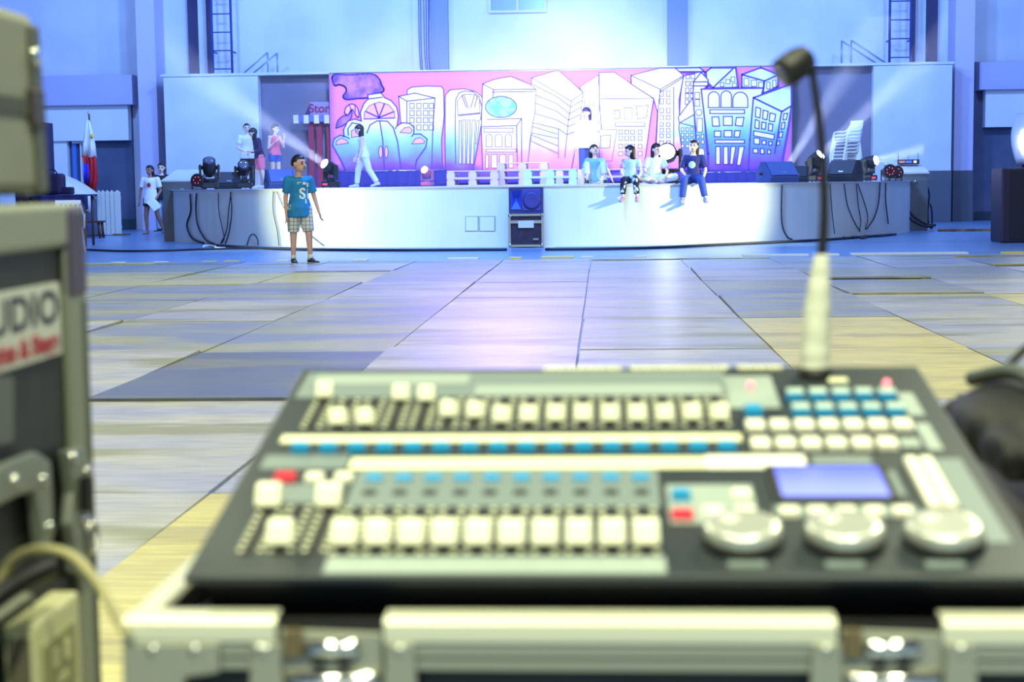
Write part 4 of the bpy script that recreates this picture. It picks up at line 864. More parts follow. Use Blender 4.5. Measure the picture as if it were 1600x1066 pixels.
# receiver on the right block
p = at(1415, 252, 34.9); rx = thing('wireless_receiver', 'small rack receiver with lit meters and two aerials on the slanted pale block top', 'receiver', (p.x, 34.6, 1.385), (0, 0, R_(-4)))
MB().bb(-.22, .22, -.10, .10, 0, .10).build('chassis', m_moving, rx, bevel=.006)
for x0, x1, mm in ((-.2, -.08, lit('meter_amber', (200, 130, 110), 0.3)), (-.06, .06, lit('meter_blue', (80, 120, 255), .5)), (.10, .16, lit('meter_white', (220, 235, 255), 1.2))): MB().bb(x0, x1, -.106, -.099, .03, .075).build('meter', mm, rx)
for x in (-.21, .0, .20): MB().cyl((x, .0, .1), (x, -.01, .24), .006, n=6).build('aerial', m_rub, rx)
# stack of white plastic chairs: each chair one thing
m_plastic = mat('chair_white_plastic', (232, 228, 232), 0.4)
def chair(label, loc, rz, group):
    t = thing('plastic_chair', label, 'chair', loc, (0, 0, R_(rz)), group)
    MB().bb(-.20, .20, -.20, .20, .425, .445).build('seat', m_plastic, t, bevel=.012)
    bk = MB()
    for k in range(5): x = -.16 + .08 * k; bk.box((x, .235 + .0, .66), (.045, .012, .36), Matrix.Rotation(R_(-12), 3, 'X'))
    bk.box((0, .275, .855), (.42, .018, .07), Matrix.Rotation(R_(-12), 3, 'X')); bk.box((0, .20, .47), (.40, .018, .06), Matrix.Rotation(R_(-12), 3, 'X')); bk.build('backrest', m_plastic, t)
    for x in (-1, 1):
        MB().tube(smoothpts([(x * .20, .27, .80), (x * .235, .16, .66), (x * .245, -.08, .645), (x * .24, -.19, .60), (x * .23, -.19, .42)], 4), .018, 8).build('armrest', m_plastic, t)
        for y in (-1, 1): MB().cyl((x * .19, y * .18, .43), (x * .235, y * .225, 0), .026, .018, 8).build('leg', m_plastic, t)
    return t
p = at(1318, 288, 36.5)
ch0 = chair('bottom chair of the white plastic chair stack by the right end of the mural', (p.x, 36.5, ST), -58, 'stacked white plastic chairs')
nm = ('second', 'third', 'fourth', 'fifth', 'sixth', 'topmost')
for k in range(6): dup(ch0, (p.x + .014 * (k + 1), 36.5 + .008 * (k + 1), ST + .078 * (k + 1)), label=('%s white plastic chair from the bottom of the stack by the mural' % nm[k]) if k < 5 else 'topmost white plastic chair of the stack by the mural')
# cables hanging over the stage front
m_cab = mat('stage_cable', (22, 24, 52), 0.5)
def cable(label, pts, r=.012, dr=.03, grp='cables hanging down the stage front', k=5):
    Q = [onstage(px, py, dr) for px, py in pts]; o = Q[0].copy(); me = MB().tube([q - o for q in smoothpts(Q, k)], r, 6).mesh('stage_cable')
    c = link('stage_cable', me, m_cab, None, loc=o); tag(c, label, 'cable', grp); return c
for lab, pts, r in (
    ('cable dropping from the left moving head and looping at the floor near the grey block', ((307, 302), (306, 330), (310, 355), (322, 375), (334, 381)), .018),
    ('cable beside the left block curving in to the coil at the foot of the stage', ((297, 303), (298, 330), (292, 352), (300, 372), (318, 380)), .02),
    ('thin cable hanging straight down left of the pair under the dark monitor wedge', ((341, 301), (342, 330), (347, 355), (350, 372), (345, 381)), .010),
    ('left cable of the crossing pair below the dark monitor wedge', ((361, 300), (357, 330), (354, 360), (345, 380)), .010),
    ('right cable of the crossing pair below the dark monitor wedge', ((360, 300), (362, 330), (358, 362), (352, 381)), .012),
    ('cable arching up off the floor left of the walking boy', ((386, 383), (390, 370), (396, 366), (402, 373), (403, 383)), .010),
    ('left one of two thin cables under the left blue-lit wedge', ((427, 299), (427, 330), (433, 360), (436, 384)), .009),
    ('right one of two thin cables under the left blue-lit wedge running behind the boy', ((432, 299), (447, 330), (470, 355), (500, 380), (506, 384)), .007),
    ('cable hanging from the blue-lit monitor wedge down to the floor', ((1222, 289), (1221, 330), (1223, 355), (1230, 370), (1238, 374)), .012),
    ('thin cable hanging just right of the gooseneck stem', ((1297, 288), (1300, 330), (1304, 366)), .008),
    ('cable sagging from the right dark wedge to the floor coil', ((1319, 287), (1324, 320), (1334, 345), (1342, 359), (1344, 362)), .010),
    ('near one of the cable pair right of the dark wedge', ((1338, 287), (1341, 320), (1345, 345), (1343, 360)), .009),
    ('far one of the cable pair right of the dark wedge', ((1340, 287), (1350, 315), (1356, 340), (1352, 358)), .009),
    ('cable bowing from the red-lit display lamp back to the coil', ((1375, 285), (1373, 315), (1366, 340), (1354, 358)), .013),
    ('cable in the dark bundle next to the right grey block', ((1384, 286), (1384, 315), (1388, 350)), .012)):
    cable(lab, pts, r)
for k, (lab, pts) in enumerate((('thick cable sweeping from the right spotlight down past the end block', ((1404, 286), (1410, 310), (1424, 335), (1446, 350), (1462, 352))), ('inner thick cable sweeping beside the right end block to the floor', ((1400, 286), (1405, 312), (1418, 338), (1440, 352), (1458, 354))))):
    Q = [at(px, py, 33.6 - .1 * k - .015 * i) for i, (px, py) in enumerate(pts)]; o = Q[0].copy()
    tag(link('stage_cable', MB().tube([q - o for q in smoothpts(Q, 5)], .028, 7).mesh('stage_cable'), m_cab, None, loc=o), lab, 'cable', 'thick cables by the right block')
def floorcable(label, pts, r, m=None, zz=None):
    Q = [atz(px, py, (r if zz is None else zz)) for px, py in pts]; o = Q[0].copy(); return tag(link('floor_cable', MB().tube([q - o for q in smoothpts(Q, 6)], r, 6).mesh('floor_cable'), m or m_cab, None, loc=o), label, 'cable')
floorcable('long dark cable lying along the floor left of the stage', ((132, 390), (190, 392.3), (262, 391.5), (330, 389), (400, 388), (455, 388.5)), .018)
floorcable('dark cable running along the foot of the stage front left of the speaker', ((324, 382), (380, 386), (440, 389), (530, 390.5), (620, 391), (700, 390.5), (792, 390)), .022)
floorcable('dark cable running along the foot of the stage front right of the speaker', ((852, 389.5), (940, 388.8), (1040, 386.5), (1130, 382), (1210, 378.5), (1290, 374.5), (1350, 370), (1395, 366.5)), .024)
floorcable('cable coil on the floor at the right foot of the stage', ((1318, 372), (1322, 366), (1330, 367), (1334, 372), (1342, 366), (1352, 364), (1352, 371), (1345, 372), (1356, 369), (1372, 369), (1400, 366)), .02)
floorcable('small white plug and lead lying at the left foot of the stage', ((318, 385), (326, 384), (334, 385), (340, 388), (352, 388)), .022, m_white)
tag(MB().bb(-.09, .09, -.06, .06, 0, .05).build('adapter_box', m_white, None, bevel=.008, loc=atz(860, 390.3)), 'small white box on the floor beside the flight case', 'box')
q = atz(1466, 362); q2 = atz(1562, 361)
tag(MB().bb(0, q2.x - q.x + .6, -.05, .05, 0, .05).build('wooden_batten', mat('batten_brown', (150, 116, 62), 0.7, rgb2=(90, 70, 44), scale=5), None, bevel=.006, loc=q), 'long brown wooden batten lying on the floor near the right tower', 'batten')
# cable hanging on the right block side
Q = [at(px, py, 34.4) for px, py in ((1449, 292), (1452, 305), (1450, 325), (1450, 345), (1456, 351), (1456, 330), (1453, 318))]; Q[4].z = .025
tag(link('hanging_cable', MB().tube([q - Q[0] for q in smoothpts(Q, 4)], .018, 6).mesh('hanging_cable'), m_cab, None, loc=Q[0]), 'looped black cable hanging on the right side of the right end block', 'cable')
# right tower
p = atz(1563, 380); TY = p.y
tw = thing('speaker_cabinet', 'tall black bass speaker at the right edge carrying a shaded white lamp', 'speaker', (p.x + .55, TY, 0)); tz = at(1585, 262, TY).z
MB().bb(-.54, .55, 0, .75, 0, tz).build('cabinet', mat('speaker_plum_black', (34, 26, 52), 0.5), tw, bevel=.03); MB().bb(-.40, .50, -.015, 0, .06, tz - .06).build('grille', mat('grille_near_black', (16, 16, 38), 0.5), tw)
lt = thing('tower_lamp', 'bright white lamp under a pale cloth shade standing on the tall black speaker', 'stage lamp', (p.x + .56, TY + .30, tz + .003))
MB().cyl((0, 0, 0), (0, 0, .08), .16).build('base', m_moving, lt); MB().cyl((0, 0, .08), (0, 0, 1.0), .03).build('pole', m_moving, lt)
sh_ = MB(); rings = []
for i in range(9):
    u = i / 8; r = .22 + .12 * math.sin(u * 2.6) - .05 * u; rings.append([V((r * (1 + .08 * math.sin(5 * a)) * math.cos(a), r * (1 + .08 * math.sin(5 * a)) * math.sin(a), .05 + .85 * u)) for a in [2 * PI * j / 24 for j in range(24)]])
MB().loft(rings, False).build('cloth_shade', mat('shade_cloth', (206, 206, 222), 0.8), lt).modifiers.new('s', 'SOLIDIFY').thickness = .006
MB().ell((-.22, -.26, .42), .07, .07, .17).build('lamp_bulb', lit('bulb_white', (235, 240, 255), 26), lt)
for k, z in enumerate((1.02, 1.42)):
    MB().ell((.06, -.04, z + .16), .17, .15, .17, None, 14, 10).build('upper_lamp_head', mat('lamp_violet_black', (40, 24, 70), 0.4), lt); MB().cyl((.06, -.04, z), (.06, -.04, z + .05), .06).build('upper_lamp_neck', m_moving, lt)
# left cluster: flag, fence, stool, chairs, table, tarpaulin
p = atz(151, 369)
fg = thing('flag_on_pole', 'furled blue, red and white flag on a pole by the white fence', 'flag', (p.x, p.y, 0)); FY = p.y
def fp(px, py): q = at(px, py, FY); return V((q.x - p.x, 0, q.z))
MB().tube([fp(150, 369), fp(139, 179)], .022, 8).build('pole', mat('pole_brown', (86, 66, 66), 0.5), fg); MB().ell(fp(138.8, 177), .03, .03, .05).build('finial', m_alu, fg)
MB().lathe([(.20, 0), (.20, .03), (.06, .06), (.05, .22), (.03, .24)], (0, 0, 0), 16).build('stand', mat('stand_brown', (70, 50, 44), 0.5), fg)
def flagpiece(name, ctr_w, m, dy):
    rings = []; B = MB(); rows = ctr_w
    for i, (xl, xr, py) in enumerate(rows):
        a_, b_ = fp(xl, py), fp(xr, py); row = []
        for j in range(9):
            u = j / 8; v = a_.lerp(b_, u); row.append(v + V((0, dy - .05 * math.sin(u * 9 + i * .6) - .05 * math.sin(u * PI), 0)))
        rings.append(row)
    n = 9
    for row in rings: B.v += [tuple(v) for v in row]
    for i in range(len(rings) - 1):
        for j in range(8): k = i * 9 + j; B.f.append((k, k + 1, k + 10, k + 9)); B.sm.append(True)
    o = B.build(name, m, fg); o.modifiers.new('s', 'SOLIDIFY').thickness = .012; return o
flagpiece('white_field', ((137.5, 141, 188), (134, 145.5, 205), (131, 149, 225), (129, 151, 246)), m_white, -.03)
flagpiece('blue_field', ((131.5, 140, 256), (132, 142, 270), (133, 142, 286)), mat('flag_blue', (30, 50, 210), 0.8), -.055)
flagpiece('red_field', ((129, 140, 243), (132, 142, 258), (136, 146, 276), (133, 148, 300)), mat('flag_red', (186, 20, 34), 0.8), -.02)
flagpiece('red_field', ((141, 151, 244), (143, 153, 264), (142, 153.5, 282), (140, 149, 302)), _M['flag_red'], -.045)
MB().lathe([(.0, 0), (.05, .002), (.05, .006), (.0, .008)], fp(147, 213) + V((0, -.13, 0)), 12, Matrix.Rotation(PI / 2, 3, 'X')).build('sun_emblem', mat('flag_gold', (226, 190, 60), 0.6), fg)
pf = atz(186, 368); fe = thing('picket_fence', 'short cream picket fence section standing behind the flag stand', 'fence', (pf.x, pf.y, 0)); m_cream = mat('fence_cream', (206, 204, 196), 0.7)
for px in (155, 161.5, 168.5, 175.5, 184): 
    x = at(px, 330, pf.y).x - pf.x; zt = at(px, 297, pf.y).z; wdt = .045 if px < 180 else .07
    MB().prism([(-wdt, .02), (wdt, .02), (wdt, zt - .05), (0, zt), (-wdt, zt - .05)], (x, 0, 0), (1, 0, 0), (0, 0, 1), (0, .03, 0)).build('picket', m_cream, fe)
xl = at(128, 330, pf.y).x - pf.x
for px in (130, 137, 144): x = at(px, 330, pf.y).x - pf.x; MB().bb(x - .045, x + .045, 0, .03, .02, .95).build('picket', m_cream, fe)
for z in (.16, .82): MB().bb(xl, .06, .031, .06, z, z + .07).build('rail', m_cream, fe)
MB().bb(-.12, .22, -.10, .16, 0, .04).build('foot_block', mat('fence_foot_brown', (110, 84, 60), 0.7), fe)
ps = atz(150, 371.5); so_ = thing('wooden_stool', 'low dark brown wooden stool in front of the white fence', 'stool', (ps.x, ps.y - .25, 0)); m_wood = mat('stool_brown', (86, 48, 34), 0.5)
MB().bb(-.26, .26, -.16, .16, .34, .38).build('seat', m_wood, so_, bevel=.01)
for x in (-1, 1):
    for y in (-1, 1): MB().cyl((x * .21, y * .12, 0), (x * .19, y * .11, .34), .03, n=8).build('leg', m_wood, so_)
for y in (-1, 1): MB().bb(-.2, .2, y * .12 - .012, y * .12 + .012, .04, .07).build('stretcher', m_wood, so_)
pc = atz(118, 396.5); chair('white plastic armchair standing on the floor at the left, half hidden by the near rack', (pc.x - .12, pc.y + .1, 0), 20, 'single chair left')
pt = atz(112, 384); tb = thing('draped_table', 'low table under a dark blue cloth left of the flag', 'table', (pt.x, pt.y, 0)); m_cloth = mat('table_cloth_navy', (22, 28, 92), 0.7)
zt = at(112, 304, pt.y).z; MB().bb(-.95, .45, -.30, .30, zt - .03, zt).build('table_top', m_cloth, tb, bevel=.008)
for x in (-.85, .35):
    for y in (-.24, .24): MB().cyl((x, y, 0), (x, y, zt - .03), .025, n=8).build('leg', m_wood, tb)
MB().add([(-.5 + .95 * i / 10 , -.31 - .02 * math.sin(i * 2.1), zt - .30 * j / 3 - (.04 * math.sin(i) if j == 3 else 0)) for j in range(4) for i in range(11)], [(j * 11 + i, j * 11 + i + 1, j * 11 + i + 12, j * 11 + i + 11) for j in range(3) for i in range(10)], True).build('cloth_drop', m_cloth, tb).modifiers.new('s', 'SOLIDIFY').thickness = .01
bg = thing('equipment_bag', 'dark violet equipment bag lying on the blue draped table', 'bag', (at(84, 300, pt.y).x, pt.y, zt + .003)); m_bag = mat('bag_violet', (30, 18, 66), 0.7)
MB().bb(-.24, .20, -.18, .18, 0, .40).build('body', m_bag, bg, bevel=.06); MB().bb(.18, .38, -.10, .10, 0, .14).build('pouch', m_bag, bg, bevel=.03); MB().tube(smoothpts([(-.15, 0, .39), (-.10, 0, .47), (.02, 0, .47), (.08, 0, .39)], 4), .014, 6).build('handle', m_bag, bg)
pq = atz(105, 372); tp_ = thing('tarpaulin_cover', 'pale white sheet draped in a slope over equipment behind the blue table', 'cover', (pq.x, pq.y, 0)); B = MB()
for j in range(9):
    for i in range(9):
        u, v = i / 8, j / 8; x = -1.0 + 1.55 * u; z = (1.52 - .62 * max(0, (u - .30) / .70) ** 1.3) * (1 - .0 * v) ; y = .8 * v
        B.v.append((x, y, (z + .03 * math.sin(6 * u + 3 * v)) if j else 0.62 * z))
for j in range(8):
    for i in range(8): k = j * 9 + i; B.f.append((k, k + 1, k + 10, k + 9)); B.sm.append(True)
B.build('sheet', mat('tarp_white', (206, 206, 218), 0.6), tp_).modifiers.new('s', 'SOLIDIFY').thickness = .01
MB().bb(-.9, .45, .1, .75, 0, .85).build('covered_crate', m_dark, tp_)
pz = atz(60, 374); lz = thing('speaker_tower', 'tall dark violet speaker column at the far left beside the white wall', 'speaker', (pz.x + .02, pz.y, 0)); zt = at(70, 191, pz.y).z
MB().bb(-.5, .20, 0, .6, 0, zt).build('cabinet', m_bag, lz, bevel=.02); MB().bb(-.46, .16, -.015, 0, .1, zt - .1).build('grille', m_blk, lz)
# haze in the air over the stage, with the beams of the lit lamps through it
hz = bpy.data.materials.new('stage_haze'); hz.use_nodes = True; nt = hz.node_tree; nt.nodes.remove(nt.nodes['Principled BSDF'])
vs = nt.nodes.new('ShaderNodeVolumeScatter'); vs.inputs['Color'].default_value = (0.92, 0.95, 1, 1); vs.inputs['Density'].default_value = 0.010; vs.inputs['Anisotropy'].default_value = 0.25
nt.links.new(vs.outputs[0], nt.nodes['Material Output'].inputs['Volume'])
h_ = MB().bb(-8.45, 6.6, 28.6, 39.9, 1.045, 4.6).build('stage_haze', hz); tag(h_, 'thin haze hanging in the air over the stage', 'haze', kind='stuff')
def beam(px, py, Y, tx, ty, TY_, power, ang, col=(0.62, 0.70, 1.0)):
    a, b = at(px, py, Y), at(tx, ty, TY_); area('lamp_beam', a, b, .16, power, col, spread=R_(ang))
beam(1230, 262, 37.8, 1330, 100, 36.4, 95, 15)
# ------------------------------------------------------------------ lighting console in the foreground
CO = V((0.00615, 1.22897, 0.77335)); CR = (R_(10.911), 0, R_(0.17))
con = thing('lighting_console', 'wide dark grey lighting desk with faders, coloured buttons and three jog wheels', 'mixing desk', CO, CR)
m_pan = mat('desk_slate', (34, 42, 46), 0.45, bump=0.05, scale=160); m_lab = mat('desk_label_grey', (146, 158, 152), 0.5); m_lab2 = mat('desk_label_dim', (112, 124, 124), 0.5); m_tape = mat('desk_tape_cream', (222, 222, 182), 0.55); m_tapew = mat('desk_tape_white', (236, 236, 222), 0.5)
m_slot = mat('slot_black', (10, 12, 12), 0.6); m_knob = mat('fader_cream', (230, 230, 204), 0.4); m_kblue = mat('button_blue', (24, 146, 204), 0.35); m_kwhite = mat('button_white', (238, 236, 216), 0.35); m_kred = mat('button_red', (214, 44, 66), 0.35); m_ktop = mat('button_top_pale', (176, 196, 186), 0.4)
k = .001
MB().bb(-.34, .34, 0, .543, -.008, 0).build('top_panel', m_pan, con, bevel=.003)
MB().prism([(.02, -.0085), (.525, -.0085), (.525, -.157), (.02, -.0575)], (-.325, 0, 0), (0, 1, 0), (0, 0, 1), (.65, 0, 0)).build('housing', m_blk, con)
def plate(u0, u1, v0, v1, m, name='printed_label', z=0.0006): return MB().bb(u0 * k, u1 * k, v0 * k, v1 * k, z - .0006, z).build(name, m, con)
plate(-330, 127, 442, 528, m_lab2); plate(-318, -150, 486, 520, m_lab, z=.001); plate(-140, 120, 446, 480, m_lab, z=.001)
tp = plate(-320, 128, 303, 324, m_tape, 'label_tape', .0012); tp['label'] = 'cream tape strip under the upper faders'
tp = plate(-242, 180, 231, 261, m_tape, 'label_tape', .0012); tp['label'] = 'long pale tape strip across the middle'
plate(90, 181, 229, 263, m_tapew, 'label_tape', .0018)
plate(-326, -245, 234, 270, m_lab2); plate(-232, 44, 140, 230, m_lab2); plate(-229, 43, 5, 36, m_lab); plate(-308, -238, 150, 196, m_lab2)
plate(124, 176, 402, 508, m_lab); plate(300, 316, 377, 448, m_lab); plate(300, 314, 279, 354, m_lab); plate(188, 242, 236, 264, m_lab2); plate(50, 126, 104, 192, m_lab); plate(299, 324, 64, 256, m_lab2); plate(140, 262, 118, 144, m_lab2)
for u in (107, 184, 262): plate(u - 15, u + 15, 17, 28, m_lab2)
plate(246, 258, 165, 225, m_lab2); plate(236, 256, 486, 500, m_tape)
sc = MB()
for cols, v0, v1, n in (([-297 + 27.2 * i for i in range(16)], 352, 434, 6), ([-219 + 27.5 * i for i in range(10)], 46, 136, 7), ([-296, -271, -243], 50, 140, 7)):
    for u in cols:
        for j in range(n + 1):
            v = v0 + (v1 - v0) * j / n
            for s in (-1, 1): sc.bb((u + s * 6) * k, (u + s * 10.5) * k, (v - 2.0) * k, (v + 2.0) * k, 0, .0008)
stuff(sc.build('printed_scale', m_tape, con))
lt_ = MB(); rr2 = random.Random(3)
for a, b in ((-69, 22), (27, 134), (144, 194)):
    u = a
    while u < b - 5:
        w_ = rr2.choice((4, 5, 6)); lt_.bb(u * k, (u + w_) * k, 531 * k, 541 * k, 0, .0022); u += w_ + 2
stuff(lt_.build('printed_title', m_tape, con))
# faders
kn = MB()
ring = lambda x, y, z: [V((-x, -y, z)), V((x, -y, z)), V((x, y, z)), V((-x, y, z))]
rngo = lambda x, y, z, o: [V((-x, o - y, z)), V((x, o - y, z)), V((x, o + y, z)), V((-x, o + y, z))]
kn.loft([rngo(.0078, .0062, .004, 0), rngo(.0087, .0072, .006, 0), rngo(.0082, .0042, .0165, .003), rngo(.0074, .0030, .0178, .0032)], True, False); kn.bb(-.0012, .0012, -.003, .003, -.004, .005)
kn_me = kn.mesh('fader_knob'); kn_me.materials.append(m_knob); sl = {}
kl = MB(); kl.loft([rngo(.0095, .0085, .004, 0), rngo(.0110, .0100, .006, 0), rngo(.0105, .0056, .0195, .0042), rngo(.0092, .0040, .0212, .0045)], True, False); kl.bb(-.0015, .0015, -.003, .003, -.004, .005)
kl_me = kl.mesh('fader_knob'); kl_me.materials.append(m_knob)
def fader(u, v0, v1, vk, big=False):
    L = round(v1 - v0)
    if L not in sl: sl[L] = MB().bb(-.0036, .0036, -L * k / 2, L * k / 2, .0, .0012).mesh('fader_slot'); sl[L].materials.append(m_slot)
    s = link('fader_slot', sl[L], None, con, loc=(u * k, (v0 + v1) / 2 * k, .0002))
    link('fader_knob', kl_me if big else kn_me, None, con, .0012, (u * k, vk * k, 0))
for i, vo in enumerate([466, 381, 381, 457, 453, 404, 400, 386, 387, 389, 389, 388, 388, 388, 391, 390]): fader(-297 + 27.2 * i, 346, 440, vo - 29)
for i in range(10): fader(-219 + 27.5 * i, 42, 140, 89 - 30, True)
for u, vo in ((-298, 171), (-272, 89), (-245, 171)): fader(u, 42, 145, vo - 30, True)
# buttons
def bmesh_btn(w_, d_, h_, m):
    me = MB().loft([ring(w_ / 2, d_ / 2, 0), ring(w_ / 2, d_ / 2, h_ * .7), ring(w_ / 2 - .0012, d_ / 2 - .0012, h_)], True, False).mesh('button'); me.materials.append(m); return me
B16 = bmesh_btn(.0165, .011, .009, m_kblue); B10 = bmesh_btn(.015, .011, .005, m_kblue); BW = bmesh_btn(.0185, .021, .0065, m_kwhite); BT = bmesh_btn(.0175, .017, .009, m_kblue); BR = bmesh_btn(.019, .014, .0065, m_kred); BK = bmesh_btn(.0115, .017, .007, m_kwhite); BC = bmesh_btn(.0165, .0155, .0012, m_ktop); BWs = bmesh_btn(.0165, .013, .006, m_kwhite)
def btn(me, u, v, lab=None):
    o = link('button', me, None, con, loc=(u * k, v * k, .0))
    if lab: o['label'] = lab
    return o
for i in range(16): btn(B16, -295 + 27.1 * i, 280)
for i in range(10): btn(B10, -214 + 26.9 * i, 206); plate(-214 + 26.9 * i - 6, -214 + 26.9 * i + 6, 168, 180, m_slot, 'printed_label', .0012)
for r_, v in ((0, 430), (1, 382)):
    for i in range(5):
        u = 193 + 23.4 * i; o = btn(BT, u, v); c = link('button_cap', BC, None, o, loc=(0, .0008, .0088))
btn(BT, 146, 382)
for r_, v in ((0, 342), (1, 290)):
    for i in range(7):
        if r_ == 1 and i == 6: continue
        btn(BW, 144 + 23.8 * i, v)
btn(bmesh_btn(.0185, .021, .004, m_lab), 285, 292, 'dim grey blank key')
btn(BR, -296, 206, 'red square button'); btn(BWs, -269, 206); btn(BWs, -242, 206)
for i in range(5): btn(BWs, 152 + 23.8 * i, 124)
for u, v in ((115, 163), (87, 124), (115, 124)): btn(BWs, u, v)
btn(B16, 62, 158); btn(BR, 61, 117, 'red square button')
for i in range(2):
    for j in range(6): btn(BK, 276 + 14 * i, 140 + 19.6 * j)
m_ledr = lit('led_pink', (255, 130, 150), 1.6)
for u, v in ((151, 466), (288, 440)): MB().ell((u * k, v * k, .004 if v > 450 else .014), .004, .004, .004, None, 10, 6).build('indicator_led', m_ledr, con)
# screen
MB().bb(.142, .251, .148, .236, 0, .003).build('screen_frame', m_slot, con, bevel=.002)
scm = bpy.data.materials.new('screen_blue'); scm.use_nodes = True; nt = scm.node_tree; bs = nt.nodes['Principled BSDF']; bs.inputs['Base Color'].default_value = (*lin((90, 100, 220)), 1); bs.inputs['Roughness'].default_value = .2
tc = nt.nodes.new('ShaderNodeTexCoord'); gr = nt.nodes.new('ShaderNodeSeparateXYZ'); rp = nt.nodes.new('ShaderNodeValToRGB'); nt.links.new(tc.outputs['Generated'], gr.inputs[0]); nt.links.new(gr.outputs[1], rp.inputs[0])
for (p_, c_2), e in zip(((0.25, (178, 190, 255)), (0.85, (92, 100, 236))), rp.color_ramp.elements): e.position = p_; e.color = (*lin(c_2), 1)
nt.links.new(rp.outputs[0], bs.inputs['Emission Color']); bs.inputs['Emission Strength'].default_value = .75
MB().bb(.150, .243, .157, .228, .003, .0038).build('screen', scm, con)
# jog wheels
for u in (107, 189, 269):
    MB().lathe([(.033, .001), (.0335, .004), (.033, .007)], (u * k, .062, 0), 36).build('wheel_collar', m_slot, con)
    wv = MB().lathe([(.0305, .006), (.0312, .009), (.0312, .016), (.0292, .0185), (.022, .0182), (.0, .0176)], (u * k, .062, 0), 40).build('jog_wheel', mat('wheel_satin', (206, 208, 196), 0.26, 0.55), con)
    MB().lathe([(.0085, 0), (.0085, .001), (.006, .0012), (.0, .0008)], (u * k - .010, .076, .0178), 16).build('finger_dimple', mat('wheel_dimple', (236, 236, 224), 0.2, 0.4), wv)

# gooseneck lamp plugged into the back of the desk
YG = 1.7285; g0 = at(1273, 590, YG)
gl = thing('gooseneck_lamp', 'thin black gooseneck desk lamp with a white wrapped lower stem rising from the console', 'lamp', g0)
gp = lambda px, py, dy=0: at(px, py, YG + dy) - g0
MB().cyl((0, 0, -.006), (0, 0, .011), .0180, .0172).build('socket_ring', m_slot, gl)
slv = MB(); pts = [gp(1273, 580), gp(1274, 540), gp(1277, 480), gp(1281, 430), gp(1284, 398)]; rad = (.0150, .0152, .0138, .0105, .0072); rings = []
P_ = smoothpts(pts, 6)
for i, c in enumerate(P_):
    u = i / (len(P_) - 1) * 4; a = int(min(u, 3)); r = rad[a] + (rad[a + 1] - rad[a]) * (u - a); r *= 1 + .03 * math.sin(i * 1.7)
    rings.append([c + V((r * math.cos(2 * PI * j / 18), r * math.sin(2 * PI * j / 18), 0)) for j in range(18)])
slv.loft(rings).build('wrapped_sleeve', mat('sleeve_white', (220, 222, 204), 0.6, rgb2=(200, 202, 184), scale=40, bump=.2), gl)
MB().tube(smoothpts([gp(1284, 400), gp(1287, 360), gp(1288, 310), gp(1285, 240), gp(1279, 180), gp(1271, 125), gp(1266, 96), gp(1258, 84, -.004)], 5), .0058, 10, .0036).build('flexible_neck', m_blk, gl)
a, b = gp(1262, 88, -.002), gp(1222, 116, -.012); d = (b - a); q = d.to_track_quat('Z', 'Y').to_matrix()
MB().lathe([(.006, -.004), (.0135, .0), (.0165, .010), (.0175, .026), (.0165, .036), (.013, .037)], a, 22, q).build('lamp_hood', mat('hood_olive_black', (24, 25, 20), 0.5), gl)
MB().lathe([(.003, .0365), (.0125, .0372), (.009, .0395), (.002, .0405)], a, 18, q).build('lens', m_lens_off, gl)

# ------------------------------------------------------------------ flight case that carries the desk
c0 = at(190, 965, 1.2); xc = at(954, 965, 1.2).x; CW = 2 * (xc - c0.x); ZT = c0.z
fcs = thing('desk_flight_case', 'open flight case with pale aluminium edges and two recessed latches holding the lighting desk', 'case', (c0.x, 1.2, 0))
m_alud = mat('aluminium_dull', (150, 152, 138), 0.45, 0.35); m_alub = mat('aluminium_pale', (206, 206, 184), 0.38, 0.25); m_case = mat('case_laminate_black', (22, 22, 22), 0.5, rgb2=(30, 30, 28), scale=40)
D_ = .66
cb_ = MB(); cb_.bb(.012, CW - .012, .012, .024, .12, ZT - .006); cb_.bb(.012, CW - .012, D_ - .024, D_ - .012, .12, ZT - .006); cb_.bb(.012, .024, .024, D_ - .024, .12, ZT - .006); cb_.bb(CW - .024, CW - .012, .024, D_ - .024, .12, ZT - .006); cb_.bb(.012, CW - .012, .012, D_ - .012, .10, .12); cb_.build('case_body', m_case, fcs)
MB().bb(.025, CW - .025, .025, D_ - .025, .55, .7195).build('foam_bed', mat('foam_black', (8, 8, 10), 0.9), fcs)
pxX = lambda px: at(px, 1000, 1.2).x - c0.x
def rail(x0, x1):
    B = MB(); prof = [(.030, .004), (.030, -.001), (.024, 0), (.006, -.001), (.001, -.005), (0, -.012), (0, -.019), (.004, -.021), (.004, -.040), (.012, -.041), (.012, -.004)]
    B.prism([(y, z) for y, z in prof[1:]], (x0, 0, ZT), (0, 1, 0), (0, 0, 1), (x1 - x0, 0, 0)); o = B.build('front_rail', m_alub, fcs)
    MB().bb(x0, x1, .0025, .006, ZT - .0415, ZT - .0225).build('rail_flange', m_alud, o); MB().bb(x0, x1, .0018, .004, ZT - .0330, ZT - .0315).build('groove', m_slot, o); return o
rail(0, pxX(430)); rail(pxX(600), pxX(1308)); rail(pxX(1475), CW)
for x in (0.0, CW): 
    s = 1 if x == 0 else -1; MB().prism([(0, -.04), (0, -.004), (.004, 0), (.022, 0), (.024, -.004), (.024, -.01), (.008, -.012), (.008, -.04)], (x, .03, ZT), (s, 0, 0), (0, 0, 1), (0, D_ - .06, 0)).build('side_rail', m_alub, fcs)
MB().bb(0, CW, D_ - .03, D_, ZT - .04, ZT).build('back_rail', m_alub, fcs, bevel=.004)
riv = lambda px, py, par, r=.0055: MB().ell(at(px, py, 1.198) - c0 + V((0, 0, c0.z)), r, .004, r, None, 12, 7).build('rivet', m_alu, par)
